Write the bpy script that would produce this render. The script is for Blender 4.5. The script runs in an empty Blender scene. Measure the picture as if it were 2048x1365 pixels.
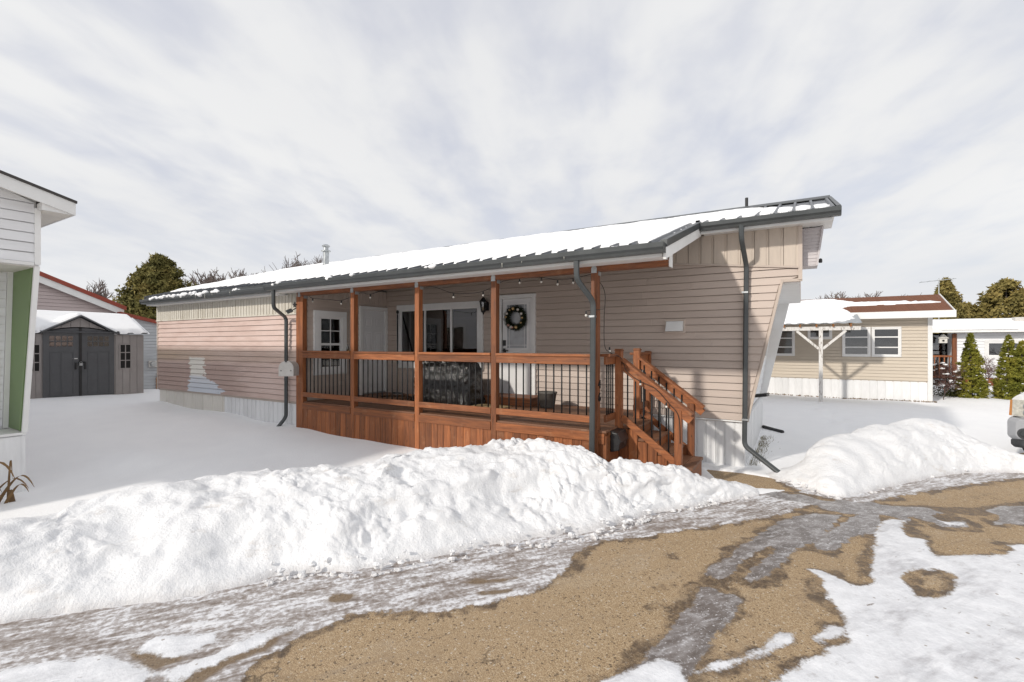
import bpy, math, random
import numpy as np
from mathutils import Vector, Matrix
R = math.radians
random.seed(7)
scn = bpy.context.scene
COL = scn.collection

# ------------------------------------------------------------------ camera
cam_d = bpy.data.cameras.new("camera"); cam = bpy.data.objects.new("camera", cam_d); COL.objects.link(cam)
cam.location = (0, 0, 1.87); cam.rotation_euler = (R(90), 0, R(31.2))
cam_d.sensor_width = 36; cam_d.lens = 36 * 959 / 2048; cam_d.shift_y = 0.0027
cam_d.clip_start = .05; cam_d.clip_end = 2500
scn.camera = cam

# ------------------------------------------------------------------ sky and sun
SUN = Vector((-.395, -1, .571)).normalized()
sun_el = math.asin(SUN.z); sun_az = math.atan2(SUN.x, SUN.y)
world = bpy.data.worlds.new("World"); scn.world = world; world.use_nodes = True
def build_world():
    nt = world.node_tree; N = nt.nodes; L = nt.links; N.clear()
    out = N.new('ShaderNodeOutputWorld'); bg = N.new('ShaderNodeBackground')
    sky = N.new('ShaderNodeTexSky'); sky.sky_type = 'NISHITA'; sky.sun_disc = False
    sky.sun_elevation = sun_el; sky.sun_rotation = sun_az; sky.air_density = 1.0; sky.dust_density = 1.5
    bg.inputs[1].default_value = .10
    tc = N.new('ShaderNodeTexCoord'); sep = N.new('ShaderNodeSeparateXYZ'); L.new(tc.outputs['Generated'], sep.inputs[0])
    def M(op, a, b=None, c=None):
        n = N.new('ShaderNodeMath'); n.operation = op
        for i, v in enumerate((a, b, c)):
            if v is None: continue
            if isinstance(v, (int, float)): n.inputs[i].default_value = v
            else: L.new(v, n.inputs[i])
        return n.outputs[0]
    zc = M('MAXIMUM', sep.outputs[2], 0.0); den = M('ADD', zc, .16)
    # cloud deck seen in perspective: flat layer coordinates, rolls lie along the view axis
    px = M('DIVIDE', sep.outputs[0], den); py = M('DIVIDE', sep.outputs[1], den)
    a = R(22); ca, sa = math.cos(a), math.sin(a)
    along = M('ADD', M('MULTIPLY', px, -sa), M('MULTIPLY', py, ca))
    across = M('ADD', M('MULTIPLY', px, ca), M('MULTIPLY', py, sa))
    def noise(sx, sy, off, scale, detail, rough, dist=0):
        cb = N.new('ShaderNodeCombineXYZ'); L.new(M('MULTIPLY', along, sx), cb.inputs[0]); L.new(M('MULTIPLY', across, sy), cb.inputs[1]); cb.inputs[2].default_value = off
        t = N.new('ShaderNodeTexNoise'); t.inputs['Scale'].default_value = scale; t.inputs['Detail'].default_value = detail
        t.inputs['Roughness'].default_value = rough; t.inputs['Distortion'].default_value = dist; L.new(cb.outputs[0], t.inputs['Vector']); return t.outputs['Fac']
    n1 = noise(.46, 1.5, 5.3, 2.1, 4, .48, .3)
    n2 = noise(.8, 1.1, 9.7, 4.8, 4, .5, .25)
    n3 = noise(.5, .6, 21., .55, 2, .5)
    s = M('ADD', M('MULTIPLY', n1, .44), M('ADD', M('MULTIPLY', n2, .30), M('MULTIPLY', n3, .34)))
    mr = N.new('ShaderNodeMapRange'); mr.interpolation_type = 'SMOOTHSTEP'; L.new(s, mr.inputs[0])
    mr.inputs[1].default_value = .40; mr.inputs[2].default_value = .62; mr.inputs[3].default_value = .30; mr.inputs[4].default_value = 1.0
    cr = N.new('ShaderNodeValToRGB'); L.new(n3, cr.inputs[0])
    cr.color_ramp.elements[0].position = .38; cr.color_ramp.elements[0].color = (8.0, 8.05, 8.2, 1)
    cr.color_ramp.elements[1].position = .62; cr.color_ramp.elements[1].color = (9.3, 9.3, 9.25, 1)
    # sky between the clouds, veiled by thin high haze
    veil = N.new('ShaderNodeMixRGB'); veil.inputs[0].default_value = .66; L.new(sky.outputs[0], veil.inputs[1]); veil.inputs[2].default_value = (7.5, 7.65, 8.75, 1)
    mix = N.new('ShaderNodeMixRGB'); L.new(mr.outputs[0], mix.inputs[0]); L.new(veil.outputs[0], mix.inputs[1]); L.new(cr.outputs[0], mix.inputs[2])
    hz = N.new('ShaderNodeMapRange'); L.new(sep.outputs[2], hz.inputs[0]); hz.inputs[1].default_value = 0.0; hz.inputs[2].default_value = .30
    hz.inputs[3].default_value = .85; hz.inputs[4].default_value = 0; hz.interpolation_type = 'SMOOTHSTEP'
    mix2 = N.new('ShaderNodeMixRGB'); L.new(hz.outputs[0], mix2.inputs[0]); L.new(mix.outputs[0], mix2.inputs[1]); mix2.inputs[2].default_value = (7.9, 8.05, 8.35, 1)
    L.new(mix2.outputs[0], bg.inputs[0]); L.new(bg.outputs[0], out.inputs[0])
build_world()
sd = bpy.data.lights.new("sun", 'SUN'); so = bpy.data.objects.new("sun", sd); COL.objects.link(so)
sd.energy = 2.7; sd.angle = R(2.4); sd.color = (1, .935, .845)
so.rotation_euler = (-SUN).to_track_quat('-Z', 'Y').to_euler(); so.location = (-20, -40, 30)
scn.view_settings.view_transform = 'Standard'; scn.view_settings.look = 'None'; scn.view_settings.exposure = 0; scn.view_settings.gamma = 1

# ------------------------------------------------------------------ mesh helpers
WORG = {}
class MB:
    def __init__(s): s.v = []; s.f = []
    def add(s, vs, fs):
        o = len(s.v); s.v += [Vector(v) for v in vs]; s.f += [tuple(i + o for i in f) for f in fs]; return s
    def box(s, a, b):
        x0, y0, z0 = a; x1, y1, z1 = b
        return s.hexa([(x0,y0,z0),(x1,y0,z0),(x1,y1,z0),(x0,y1,z0),(x0,y0,z1),(x1,y0,z1),(x1,y1,z1),(x0,y1,z1)])
    def hexa(s, v):
        return s.add(v, [(3,2,1,0),(4,5,6,7),(0,1,5,4),(1,2,6,5),(2,3,7,6),(3,0,4,7)])
    def pbox(s, P, u0, u1, z0, z1, d0, d1):
        return s.hexa([P(u0,z0,d1),P(u1,z0,d1),P(u1,z0,d0),P(u0,z0,d0),P(u0,z1,d1),P(u1,z1,d1),P(u1,z1,d0),P(u0,z1,d0)])
    def bar(s, p, q, w, h, up=(0,0,1), ch=0):
        p, q = Vector(p), Vector(q); d = (q - p).normalized(); up = Vector(up)
        r = d.cross(up)
        if r.length < 1e-4: r = d.cross(Vector((1,0,0)))
        r.normalize(); u = r.cross(d); r *= w/2; u *= h/2
        return s.hexa([p-r-u, q-r-u, q+r-u, p+r-u, p-r+u, q-r+u, q+r+u, p+r+u])
    def prism(s, poly, fn0, fn1):
        n = len(poly); a = [fn0(*p) for p in poly]; b = [fn1(*p) for p in poly]
        return s.add(a + b, [tuple(range(n))[::-1], tuple(range(n, 2*n))] + [(i, (i+1) % n, n+(i+1) % n, n+i) for i in range(n)])
    def tube(s, pts, rad, n=8, cap=True, closed=False):
        pts = [Vector(p) for p in pts]; m = len(pts); rr = rad if isinstance(rad, (list, tuple)) else [rad]*m
        rings = []; prev = None
        for i, p in enumerate(pts):
            if closed: d = pts[(i+1) % m] - pts[i-1]
            else: d = pts[min(i+1, m-1)] - pts[max(i-1, 0)]
            d.normalize()
            if prev is None:
                a = d.orthogonal().normalized()
            else:
                a = prev - d * prev.dot(d)
                a = a.normalized() if a.length > 1e-5 else d.orthogonal().normalized()
            prev = a; b = d.cross(a)
            rings.append([p + (a*math.cos(t) + b*math.sin(t)) * rr[i] for t in [2*math.pi*k/n for k in range(n)]])
        vs = [v for r in rings for v in r]; fs = []
        for i in range(m if closed else m-1):
            j = (i+1) % m
            for k in range(n): fs.append((i*n+k, i*n+(k+1) % n, j*n+(k+1) % n, j*n+k))
        if cap and not closed: fs += [tuple(range(n))[::-1], tuple(range((m-1)*n, m*n))]
        return s.add(vs, fs)
    def rtube(s, pts, w, h, side):
        # rectangular pipe along a path, its width axis = side
        pts = [Vector(p) for p in pts]; m = len(pts); side = Vector(side).normalized(); vs = []; c = .012
        prof = [(-w/2+c,-h/2),(w/2-c,-h/2),(w/2,-h/2+c),(w/2,h/2-c),(w/2-c,h/2),(-w/2+c,h/2),(-w/2,h/2-c),(-w/2,-h/2+c)]
        for i, p in enumerate(pts):
            d = (pts[min(i+1, m-1)] - pts[max(i-1, 0)]).normalized()
            a = (side - d*side.dot(d)).normalized(); b = d.cross(a)
            d1 = (pts[i]-pts[i-1]).normalized() if i else d; d2 = (pts[i+1]-pts[i]).normalized() if i < m-1 else d
            k = 1/max(.5, math.sqrt((1 + d1.dot(d2))/2))
            vs += [p + a*x + b*y*k for x, y in prof]
        n = 8; fs = [tuple(range(n))[::-1], tuple(range((m-1)*n, m*n))]
        for i in range(m-1):
            for q in range(n): fs.append((i*n+q, i*n+(q+1) % n, (i+1)*n+(q+1) % n, (i+1)*n+q))
        return s.add(vs, fs)
    def lathe(s, prof, c=(0,0,0), n=16, sx=1, sy=1):
        vs = []; c = Vector(c)
        for r, z in prof: vs += [c + Vector((r*sx*math.cos(2*math.pi*k/n), r*sy*math.sin(2*math.pi*k/n), z)) for k in range(n)]
        fs = []; m = len(prof)
        for i in range(m-1):
            for k in range(n): fs.append((i*n+k, i*n+(k+1) % n, (i+1)*n+(k+1) % n, (i+1)*n+k))
        fs += [tuple(range(n))[::-1], tuple(range((m-1)*n, m*n))]
        return s.add(vs, fs)
    def ball(s, c, r, n=8, m=5, sc=(1,1,1)):
        c = Vector(c); vs = []; fs = []
        for i in range(1, m):
            t = math.pi*i/m
            for k in range(n):
                p = 2*math.pi*k/n; vs.append(c + Vector((math.sin(t)*math.cos(p)*r*sc[0], math.sin(t)*math.sin(p)*r*sc[1], -math.cos(t)*r*sc[2])))
        b = len(vs); vs += [c - Vector((0,0,r*sc[2])), c + Vector((0,0,r*sc[2]))]
        for i in range(m-2):
            for k in range(n): fs.append((i*n+k, i*n+(k+1) % n, (i+1)*n+(k+1) % n, (i+1)*n+k))
        for k in range(n): fs += [(b, (k+1) % n, k), (b+1, (m-2)*n+k, (m-2)*n+(k+1) % n)]
        return s.add(vs, fs)
    def build(s, name, m, parent=None, smooth=False, origin=None, bevel=0):
        xs = np.array([tuple(v) for v in s.v])
        if origin is None:
            lo, hi = xs.min(0), xs.max(0); origin = Vector(((lo[0]+hi[0])/2, (lo[1]+hi[1])/2, lo[2]))
        origin = Vector(origin)
        me = bpy.data.meshes.new(name); me.from_pydata([tuple(v - origin) for v in s.v], [], s.f); me.update()
        if smooth: me.polygons.foreach_set('use_smooth', [True]*len(me.polygons))
        me.materials.append(MAT[m] if isinstance(m, str) else m)
        o = bpy.data.objects.new(name, me); COL.objects.link(o)
        if bevel:
            bv = o.modifiers.new('bevel', 'BEVEL'); bv.width = bevel; bv.segments = 2; bv.limit_method = 'ANGLE'; bv.angle_limit = R(40)
        if parent is not None:
            o.parent = parent; o.location = origin - WORG.get(parent.name, Vector())
        else: o.location = origin
        WORG[o.name] = origin
        return o
def inst(name, me, loc, parent):
    o = bpy.data.objects.new(name, me); COL.objects.link(o); o.parent = parent
    o.location = Vector(loc) - WORG[parent.name]; WORG[o.name] = Vector(loc); return o
def tag(o, label=None, cat=None, group=None, kind=None):
    if label: o['label'] = label
    if cat: o['category'] = cat
    if group: o['group'] = group
    if kind: o['kind'] = kind
    return o
def thing(name, loc, label, cat, group=None):
    o = bpy.data.objects.new(name, None); COL.objects.link(o); o.location = loc; o.empty_display_size = .2
    WORG[o.name] = Vector(loc); return tag(o, label, cat, group)
def local_thing(name, loc, rz, label, cat, group=None):
    o = thing(name, loc, label, cat, group); o.rotation_euler = (0, 0, rz); WORG[o.name] = Vector(); return o
def plane(O, U, N):
    O, U, N = Vector(O), Vector(U), Vector(N)
    return lambda u, z, d=0: O + U*u + N*d + Vector((0, 0, z))
def grid_mesh(name, X, Y, Z, m, parent=None, smooth=True, attrs=None):
    ny, nx = X.shape
    v = np.stack([X, Y, Z], -1).reshape(-1, 3); idx = np.arange(nx*ny).reshape(ny, nx)
    f = np.stack([idx[:-1,:-1], idx[:-1,1:], idx[1:,1:], idx[1:,:-1]], -1).reshape(-1, 4)
    me = bpy.data.meshes.new(name); me.from_pydata(v.tolist(), [], f.tolist()); me.update()
    if smooth: me.polygons.foreach_set('use_smooth', [True]*len(me.polygons))
    for k, a in (attrs or {}).items():
        at = me.attributes.new(k, 'FLOAT', 'POINT'); at.data.foreach_set('value', np.ascontiguousarray(a.reshape(-1), dtype=np.float32))
    me.materials.append(MAT[m]); o = bpy.data.objects.new(name, me); COL.objects.link(o)
    WORG[o.name] = Vector(); return o

# vectorised gradient noise -------------------------------------------------
_rs = np.random.RandomState(11); _perm = np.concatenate([_rs.permutation(512)]*3); _g = _rs.normal(size=(512, 3)); _g /= np.linalg.norm(_g, axis=1)[:, None]
def pnoise(x, y, z=0.0):
    x, y, z = np.broadcast_arrays(np.asarray(x, float), np.asarray(y, float), np.asarray(z, float))
    xi, yi, zi = np.floor(x).astype(int), np.floor(y).astype(int), np.floor(z).astype(int)
    fx, fy, fz = x-xi, y-yi, z-zi
    sm = lambda t: t*t*t*(t*(t*6-15)+10)
    u, v, w = sm(fx), sm(fy), sm(fz); r = 0
    for a in (0, 1):
        for b in (0, 1):
            for c in (0, 1):
                h = _perm[(_perm[(_perm[(xi+a) % 512] + yi+b) % 512] + zi+c) % 512]; g = _g[h]
                r = r + (u if a else 1-u)*(v if b else 1-v)*(w if c else 1-w)*(g[..., 0]*(fx-a) + g[..., 1]*(fy-b) + g[..., 2]*(fz-c))
    return r*1.6
def fbm(x, y, z=0.0, o=4, gain=.5):
    r = 0; a = 1
    for k in range(o): r = r + a*pnoise(x*2**k+k*7.3, y*2**k-k*3.1, np.asarray(z)*2**k); a *= gain
    return r
def sst(a, b, x): t = np.clip((x-a)/(b-a), 0, 1); return t*t*(3-2*t)

# ------------------------------------------------------------------ materials
MAT = {}
class NT:
    def __init__(s, name):
        s.m = bpy.data.materials.new(name); s.m.use_nodes = True; s.t = s.m.node_tree; s.N = s.t.nodes; s.L = s.t.links
        s.b = s.N['Principled BSDF']; s.tc = None
    def n(s, typ, **k):
        x = s.N.new(typ)
        for a, v in k.items(): setattr(x, a, v)
        return x
    def set(s, sock, v):
        if isinstance(v, bpy.types.NodeSocket): s.L.new(v, sock)
        elif isinstance(v, (tuple, list)): sock.default_value = tuple(v) + ((1,) if len(v) == 3 and len(sock.default_value) == 4 else ())
        else: sock.default_value = v
    def math(s, op, a, b=None, c=None, clamp=False):
        x = s.n('ShaderNodeMath', operation=op); x.use_clamp = clamp
        for i, v in enumerate((a, b, c)):
            if v is not None: s.set(x.inputs[i], v)
        return x.outputs[0]
    def coord(s, kind='Object'):
        if kind == 'World': return s.n('ShaderNodeNewGeometry').outputs['Position']
        if s.tc is None: s.tc = s.n('ShaderNodeTexCoord')
        return s.tc.outputs[kind]
    def scaled(s, sc, kind='Object', rnd=False):
        mp = s.n('ShaderNodeMapping'); mp.inputs['Scale'].default_value = sc; s.L.new(s.coord(kind), mp.inputs[0])
        if rnd:
            oi = s.n('ShaderNodeObjectInfo'); cb = s.n('ShaderNodeCombineXYZ')
            for i, k in enumerate((37., 91., 53.)): s.set(cb.inputs[i], s.math('MULTIPLY', oi.outputs['Random'], k))
            s.L.new(cb.outputs[0], mp.inputs['Location'])
        return mp.outputs[0]
    def noise(s, vec, scale, detail=4, rough=.55, dist=0):
        x = s.n('ShaderNodeTexNoise'); x.inputs['Scale'].default_value = scale; x.inputs['Detail'].default_value = detail
        x.inputs['Roughness'].default_value = rough; x.inputs['Distortion'].default_value = dist; s.L.new(vec, x.inputs['Vector']); return x.outputs['Fac']
    def ramp(s, f, stops):
        x = s.n('ShaderNodeValToRGB'); s.L.new(f, x.inputs[0]); e = x.color_ramp.elements
        while len(e) < len(stops): e.new(.5)
        for el, (p, c) in zip(e, stops): el.position = p; el.color = tuple(c) + (1,) if len(c) == 3 else c
        return x.outputs[0]
    def mr(s, f, a, b, c=0, d=1, smooth=True):
        x = s.n('ShaderNodeMapRange'); x.interpolation_type = 'SMOOTHSTEP' if smooth else 'LINEAR'; s.set(x.inputs[0], f)
        for i, v in enumerate((a, b, c, d)): x.inputs[i+1].default_value = v
        return x.outputs[0]
    def mix(s, f, a, b, mode='MIX'):
        x = s.n('ShaderNodeMixRGB', blend_type=mode); s.set(x.inputs[0], f); s.set(x.inputs[1], a); s.set(x.inputs[2], b); return x.outputs[0]
    def bump(s, h, strength=.3, dist=.01, normal=None):
        x = s.n('ShaderNodeBump'); x.inputs['Strength'].default_value = strength; x.inputs['Distance'].default_value = dist; s.L.new(h, x.inputs['Height'])
        if normal is not None: s.L.new(normal, x.inputs['Normal'])
        s.L.new(x.outputs[0], s.b.inputs['Normal']); return x.outputs[0]
    def done(s, col=None, rough=None, **k):
        if col is not None: s.set(s.b.inputs['Base Color'], col)
        if rough is not None: s.set(s.b.inputs['Roughness'], rough)
        for a, v in k.items(): s.set(s.b.inputs[a], v)
        MAT[s.m.name] = s.m; return s.m
def basic(name, col, rough=.6, var=.12, scale=6, bump=0, bscale=60, stretch=(1,1,1), objvar=.06, **k):
    t = NT(name); v = t.scaled(stretch, rnd=True); f = t.noise(v, scale, 5, .6)
    lo = tuple(c*(1-var) for c in col); hi = tuple(min(1, c*(1+var)) for c in col)
    c = t.ramp(f, [(.3, lo), (.7, hi)])
    if objvar:
        oi = t.n('ShaderNodeObjectInfo'); g = t.mr(oi.outputs['Random'], 0, 1, 1-objvar, 1+objvar, False)
        cb = t.n('ShaderNodeCombineXYZ'); [t.L.new(g, cb.inputs[i]) for i in range(3)]
        c = t.mix(1, c, cb.outputs[0], 'MULTIPLY')
    if bump: t.bump(t.noise(v, bscale, 3), bump, .005)
    return t.done(c, t.mr(f, .2, .8, rough*.85, min(1, rough*1.15)), **k)
def wood(name, ax, c0=(.115,.036,.012), c1=(.40,.136,.043), worn=(.46,.26,.14), wear=.32):
    t = NT(name); st = [14, 14, 14]; st[ax] = 1.1
    v = t.scaled(st, rnd=True); f = t.noise(v, 2.2, 6, .62, .6); g = t.noise(v, 9, 4, .6)
    c = t.ramp(t.math('ADD', t.math('MULTIPLY', f, .75), t.math('MULTIPLY', g, .25)), [(.3, c0), (.52, tuple((a+b)/2 for a, b in zip(c0, c1))), (.72, c1)])
    w = t.noise(t.scaled((3, 3, 3), rnd=True), 1.6, 5, .65)
    c = t.mix(t.math('MULTIPLY', t.mr(w, .55, .75), wear), c, worn)
    oi = t.n('ShaderNodeObjectInfo'); g2 = t.mr(oi.outputs['Random'], 0, 1, .66, 1.28, False)
    cb = t.n('ShaderNodeCombineXYZ'); [t.L.new(g2, cb.inputs[i]) for i in range(3)]
    c = t.mix(1, c, cb.outputs[0], 'MULTIPLY')
    # a few knots
    vo = t.n('ShaderNodeTexVoronoi'); vo.inputs['Scale'].default_value = 3.1; t.L.new(t.scaled([2.2 if i != ax else 1 for i in range(3)], rnd=True), vo.inputs['Vector'])
    c = t.mix(t.mr(vo.outputs['Distance'], .03, .085, .75, 0), c, (.03, .012, .005))
    t.bump(g, .35, .003); return t.done(c, t.mr(f, .2, .8, .45, .7))
def make_materials():
    wood('stained_wood_x', 0); wood('stained_wood_y', 1); wood('stained_wood_z', 2)
    wood('deck_wood', 0, (.13,.055,.028), (.27,.13,.07), (.36,.25,.17), .4)
    basic('taupe_siding', (.50,.415,.36), .5, .05, 3, .12, 40, (1,1,6), .035)
    basic('taupe_panel', (.52,.445,.375), .5, .06, 3, .1, 40, (6,6,1), .05)
    basic('taupe_trim', (.51,.43,.37), .5, .06, 4)
    basic('lilac_siding', (.50,.47,.48), .5, .05, 3, .1, 40, (1,1,6), .04)
    basic('cream_siding', (.56,.49,.40), .55, .05, 3, .1, 40, (1,1,6), .03)
    basic('white_siding', (.78,.785,.80), .5, .05, 2.5, .1, 40, (1,1,6), .03)
    basic('grey_siding', (.46,.48,.50), .55, .10, 2.5, .1, 40, (1,1,6), .05)
    basic('rose_siding', (.50,.42,.41), .55, .06, 2.5, .1, 40, (1,1,6), .04)
    basic('white_trim', (.76,.76,.75), .45, .05, 3, .08, 50)
    basic('white_paint', (.76,.755,.745), .4, .03, 3)
    basic('door_white', (.74,.74,.745), .35, .02, 3)
    basic('cream_skirt', (.70,.67,.61), .55, .07, 4, .1, 30, (5,5,1))
    basic('white_skirt', (.76,.765,.77), .5, .05, 4, .1, 30, (5,5,1))
    basic('dark_metal', (.058,.064,.066), .38, .18, 5, .06, 40, **{'Metallic': .15})
    basic('gutter_metal', (.058,.064,.066), .35, .14, 4, .05, 30, **{'Metallic': .1})
    basic('roof_metal', (.07,.075,.085), .32, .16, 4, .05, 30, **{'Metallic': .35})
    basic('black_metal', (.008,.008,.009), .6, .2, 10)
    basic('black_plastic', (.018,.018,.019), .42, .15, 8, .1, 80)
    basic('galvanised', (.42,.44,.45), .38, .22, 14, .1, 40, **{'Metallic': .7})
    basic('green_paint', (.17,.25,.11), .55, .13, 1.6, .2, 40, (1,1,.6))
    basic('shed_wall', (.30,.275,.265), .6, .08, 3, .2, 60)
    basic('shed_door', (.085,.088,.094), .5, .1, 4, .15, 60)
    basic('red_fascia', (.28,.050,.026), .5, .15, 4)
    basic('shingle_dark', (.055,.05,.048), .85, .3, 20, .5, 80)
    basic('soffit', (.66,.635,.58), .55, .06, 6)
    basic('mailbox_grey', (.55,.53,.50), .45, .12, 9, .1, 50)
    basic('pot_grey', (.115,.108,.098), .6, .1, 8)
    basic('mat_tan', (.42,.30,.15), .95, .2, 30, .5, 150)
    basic('hose_brown', (.19,.10,.055), .5, .1, 8)
    basic('yellow_plastic', (.55,.36,.05), .5, .1, 8)
    basic('cable', (.02,.019,.018), .55, .1, 8)
    basic('bulb', (.60,.58,.53), .12, .03, 8)
    basic('bark', (.085,.068,.058), .9, .3, 12, .5, 40)
    basic('twig', (.145,.112,.098), .9, .25, 3)
    basic('twig_red', (.11,.055,.045), .9, .25, 3)
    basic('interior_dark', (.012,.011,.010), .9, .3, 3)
    basic('curtain', (.075,.070,.065), .9, .2, 3)
    basic('curtain_pale', (.30,.30,.30), .9, .15, 3)
    basic('rust', (.30,.13,.045), .85, .4, 14, .4, 60)
    basic('tyre', (.02,.02,.02), .8, .1, 12, .4, 60)
    basic('car_paint', (.70,.70,.695), .22, .02, 3, **{'Coat Weight': .6})
    basic('car_trim', (.045,.047,.05), .5, .1, 8)
    basic('bumper_silver', (.42,.43,.45), .3, .05, 5, **{'Metallic': .3})
    basic('amber', (.62,.24,.04), .2, .1, 10)
    basic('lamp_lens', (.46,.45,.40), .08, .25, 26, .4, 40)
    basic('gold_ball', (.50,.36,.18), .25, .15, 8, **{'Metallic': .6})
    basic('silver_ball', (.66,.63,.58), .22, .15, 8, **{'Metallic': .5})
    basic('pink_ball', (.50,.28,.22), .3, .15, 8, **{'Metallic': .3})
    basic('dry_leaf', (.165,.095,.038), .75, .35, 9, .2, 40)
    basic('grass_dry', (.15,.12,.045), .9, .4, 9)
    basic('birdhouse_white', (.70,.68,.63), .5, .1, 8)
    # weathered white post
    t = NT('peeling_white'); f = t.noise(t.scaled((10,10,3)), 2.4, 5, .7)
    t.bump(f, .5, .004); t.done(t.ramp(f, [(.36, (.16,.12,.09)), (.44, (.62,.60,.57)), (.7, (.74,.73,.71))]), .7)
    # pink painted left wall, neighbour's roof shadow painted into the colour, with a stripped patch showing white primer
    t = NT('pink_siding'); P = t.coord('World'); sp = t.n('ShaderNodeSeparateXYZ'); t.L.new(P, sp.inputs[0]); x, z = sp.outputs[0], sp.outputs[2]
    f = t.noise(t.scaled((1.2,1,5), 'World'), 1.6, 5, .6); col = t.ramp(f, [(.3, (.545,.40,.35)), (.5, (.61,.465,.41)), (.7, (.64,.50,.45))])
    st = t.math('MULTIPLY', t.mr(z, 1.38, 1.55), t.mr(z, 1.62, 1.85, 1, 0)); col = t.mix(t.math('MULTIPLY', st, t.mr(x, -14.2, -10.4, .55, .2)), col, (.50,.37,.22))  # brownish band: upper gradient of the roof shadow, painted in
    lo = t.math('MULTIPLY', t.mr(z, 1.30, 1.48, 1, 0), t.mr(t.math('ADD', x, t.math('MULTIPLY', f, .8)), -10.6, -9.4, 1, 0)); col = t.mix(t.math('MULTIPLY', lo, .55), col, (.33,.225,.19))  # lower wall darkened towards the left, painting the neighbour's cast shadow
    n1 = t.noise(t.scaled((2.2,1,7), 'World'), 2.2, 5, .65); n2 = t.noise(t.scaled((1.,1,9), 'World'), 1.0, 3, .5)
    wob = t.math('ADD', t.math('MULTIPLY', t.math('SUBTRACT', n1, .5), .7), t.math('MULTIPLY', t.math('SUBTRACT', n2, .5), .5))
    right = t.math('ADD', t.mr(z, .80, 1.12, -11.15, -11.95, False), wob); left = t.math('ADD', t.mr(z, .75, 1.0, -12.75, -12.66, False), t.math('MULTIPLY', wob, .55))
    inside = t.math('MULTIPLY', t.math('MULTIPLY', t.mr(t.math('SUBTRACT', right, x), 0, .05), t.mr(t.math('SUBTRACT', x, left), 0, .05)), t.mr(t.math('ADD', z, t.math('MULTIPLY', wob, .12)), 1.52, 1.58, 1, 0))
    col = t.mix(inside, col, t.ramp(t.mr(z, .7, 1.5), [(.0, (.60,.64,.70)), (.45, (.66,.68,.72)), (.6, (.80,.77,.70))]))
    t.bump(t.noise(t.scaled((1,1,6), 'World'), 30, 3), .12, .004); t.done(col, .5)
    # cream upper band, water stained
    t = NT('cream_band'); f = t.noise(t.scaled((9,9,1.2), 'World'), 1.5, 5, .6); t.done(t.ramp(f, [(.32, (.46,.42,.345)), (.5, (.60,.565,.49)), (.7, (.66,.63,.56))]), .55)
    # snow ------------------------------------------------------------
    for nm, fine, dirt in (('snow', .35, 0), ('bank_snow', .65, 1), ('roof_snow_mat', .25, 0)):
        t = NT(nm); P = t.coord('World'); a = t.noise(P, 2.3, 4, .55); b = t.noise(P, 38, 4, .65); c = t.noise(P, 150, 2, .6)
        col = t.ramp(a, [(.3, (.90,.905,.915)), (.7, (.93,.935,.94))])
        if dirt:
            col = t.mix(.55, col, (.78,.785,.80)); d = t.noise(t.scaled((1.6,1.6,5), 'World'), 2.0, 6, .7); col = t.mix(t.math('MULTIPLY', t.mr(d, .57, .72), .34), col, (.50,.43,.36)); gs = t.n('ShaderNodeTexVoronoi'); gs.inputs['Scale'].default_value = 24; t.L.new(P, gs.inputs['Vector']); col = t.mix(t.math('MULTIPLY', t.mr(gs.outputs['Distance'], .05, .10, .8, 0), t.mr(a, .5, .62)), col, (.28,.23,.19))
            sp = t.n('ShaderNodeSeparateXYZ'); t.L.new(P, sp.inputs[0]); col = t.mix(t.mr(t.math('ADD', sp.outputs[2], t.math('MULTIPLY', t.math('SUBTRACT', b, .5), .1)), 0.0, .07, .38, 0), col, (.42,.38,.36))
        h = t.math('ADD', t.math('MULTIPLY', b, 1.0), t.math('MULTIPLY', c, .35)); t.bump(h, fine, .02)
        t.done(col, .75, **{'Specular IOR Level': .25, 'Subsurface Weight': .0})
    # glass ------------------------------------------------------------
    def glass(nm, tint, frost=0.02):
        t = NT(nm); g = t.n('ShaderNodeBsdfGlossy'); g.inputs['Roughness'].default_value = frost; tr = t.n('ShaderNodeBsdfTransparent'); tr.inputs[0].default_value = tint + (1,)
        fr = t.n('ShaderNodeFresnel'); fr.inputs[0].default_value = 2.3; mx = t.n('ShaderNodeMixShader'); t.L.new(fr.outputs[0], mx.inputs[0]); t.L.new(tr.outputs[0], mx.inputs[1]); t.L.new(g.outputs[0], mx.inputs[2])
        w = t.noise(t.coord('Object'), 1.4, 2); bp = t.n('ShaderNodeBump'); bp.inputs['Strength'].default_value = .04; bp.inputs['Distance'].default_value = .05; t.L.new(w, bp.inputs['Height']); t.L.new(bp.outputs[0], g.inputs['Normal'])
        o = [n for n in t.N if n.type == 'OUTPUT_MATERIAL'][0]; t.L.new(mx.outputs[0], o.inputs[0]); MAT[nm] = t.m
    glass('window_glass', (.55,.56,.56)); glass('screen_glass', (.32,.32,.33), .06); glass('lantern_glass', (.5,.48,.44))
    t = NT('frosted_glass'); f = t.noise(t.coord('Object'), 7, 3); t.done(t.ramp(f, [(.3, (.30,.31,.33)), (.7, (.42,.44,.47))]), .12, **{'Specular IOR Level': .9})
    t = NT('tarp'); f = t.noise(t.coord('Object'), 6, 5, .6, 1.2); g = t.noise(t.scaled((1,1,.5)), 17, 4, .6, 1.0); t.bump(t.math('ADD', f, t.math('MULTIPLY', g, .5)), .9, .05); t.done((.010,.0095,.009), .16, **{'Specular IOR Level': .9})
    # shingles (brown) ---------------------------------------------------
    t = NT('shingle_brown'); br = t.n('ShaderNodeTexBrick'); t.L.new(t.scaled((1,1,1)), br.inputs[0]); br.inputs['Scale'].default_value = 3.2
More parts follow.
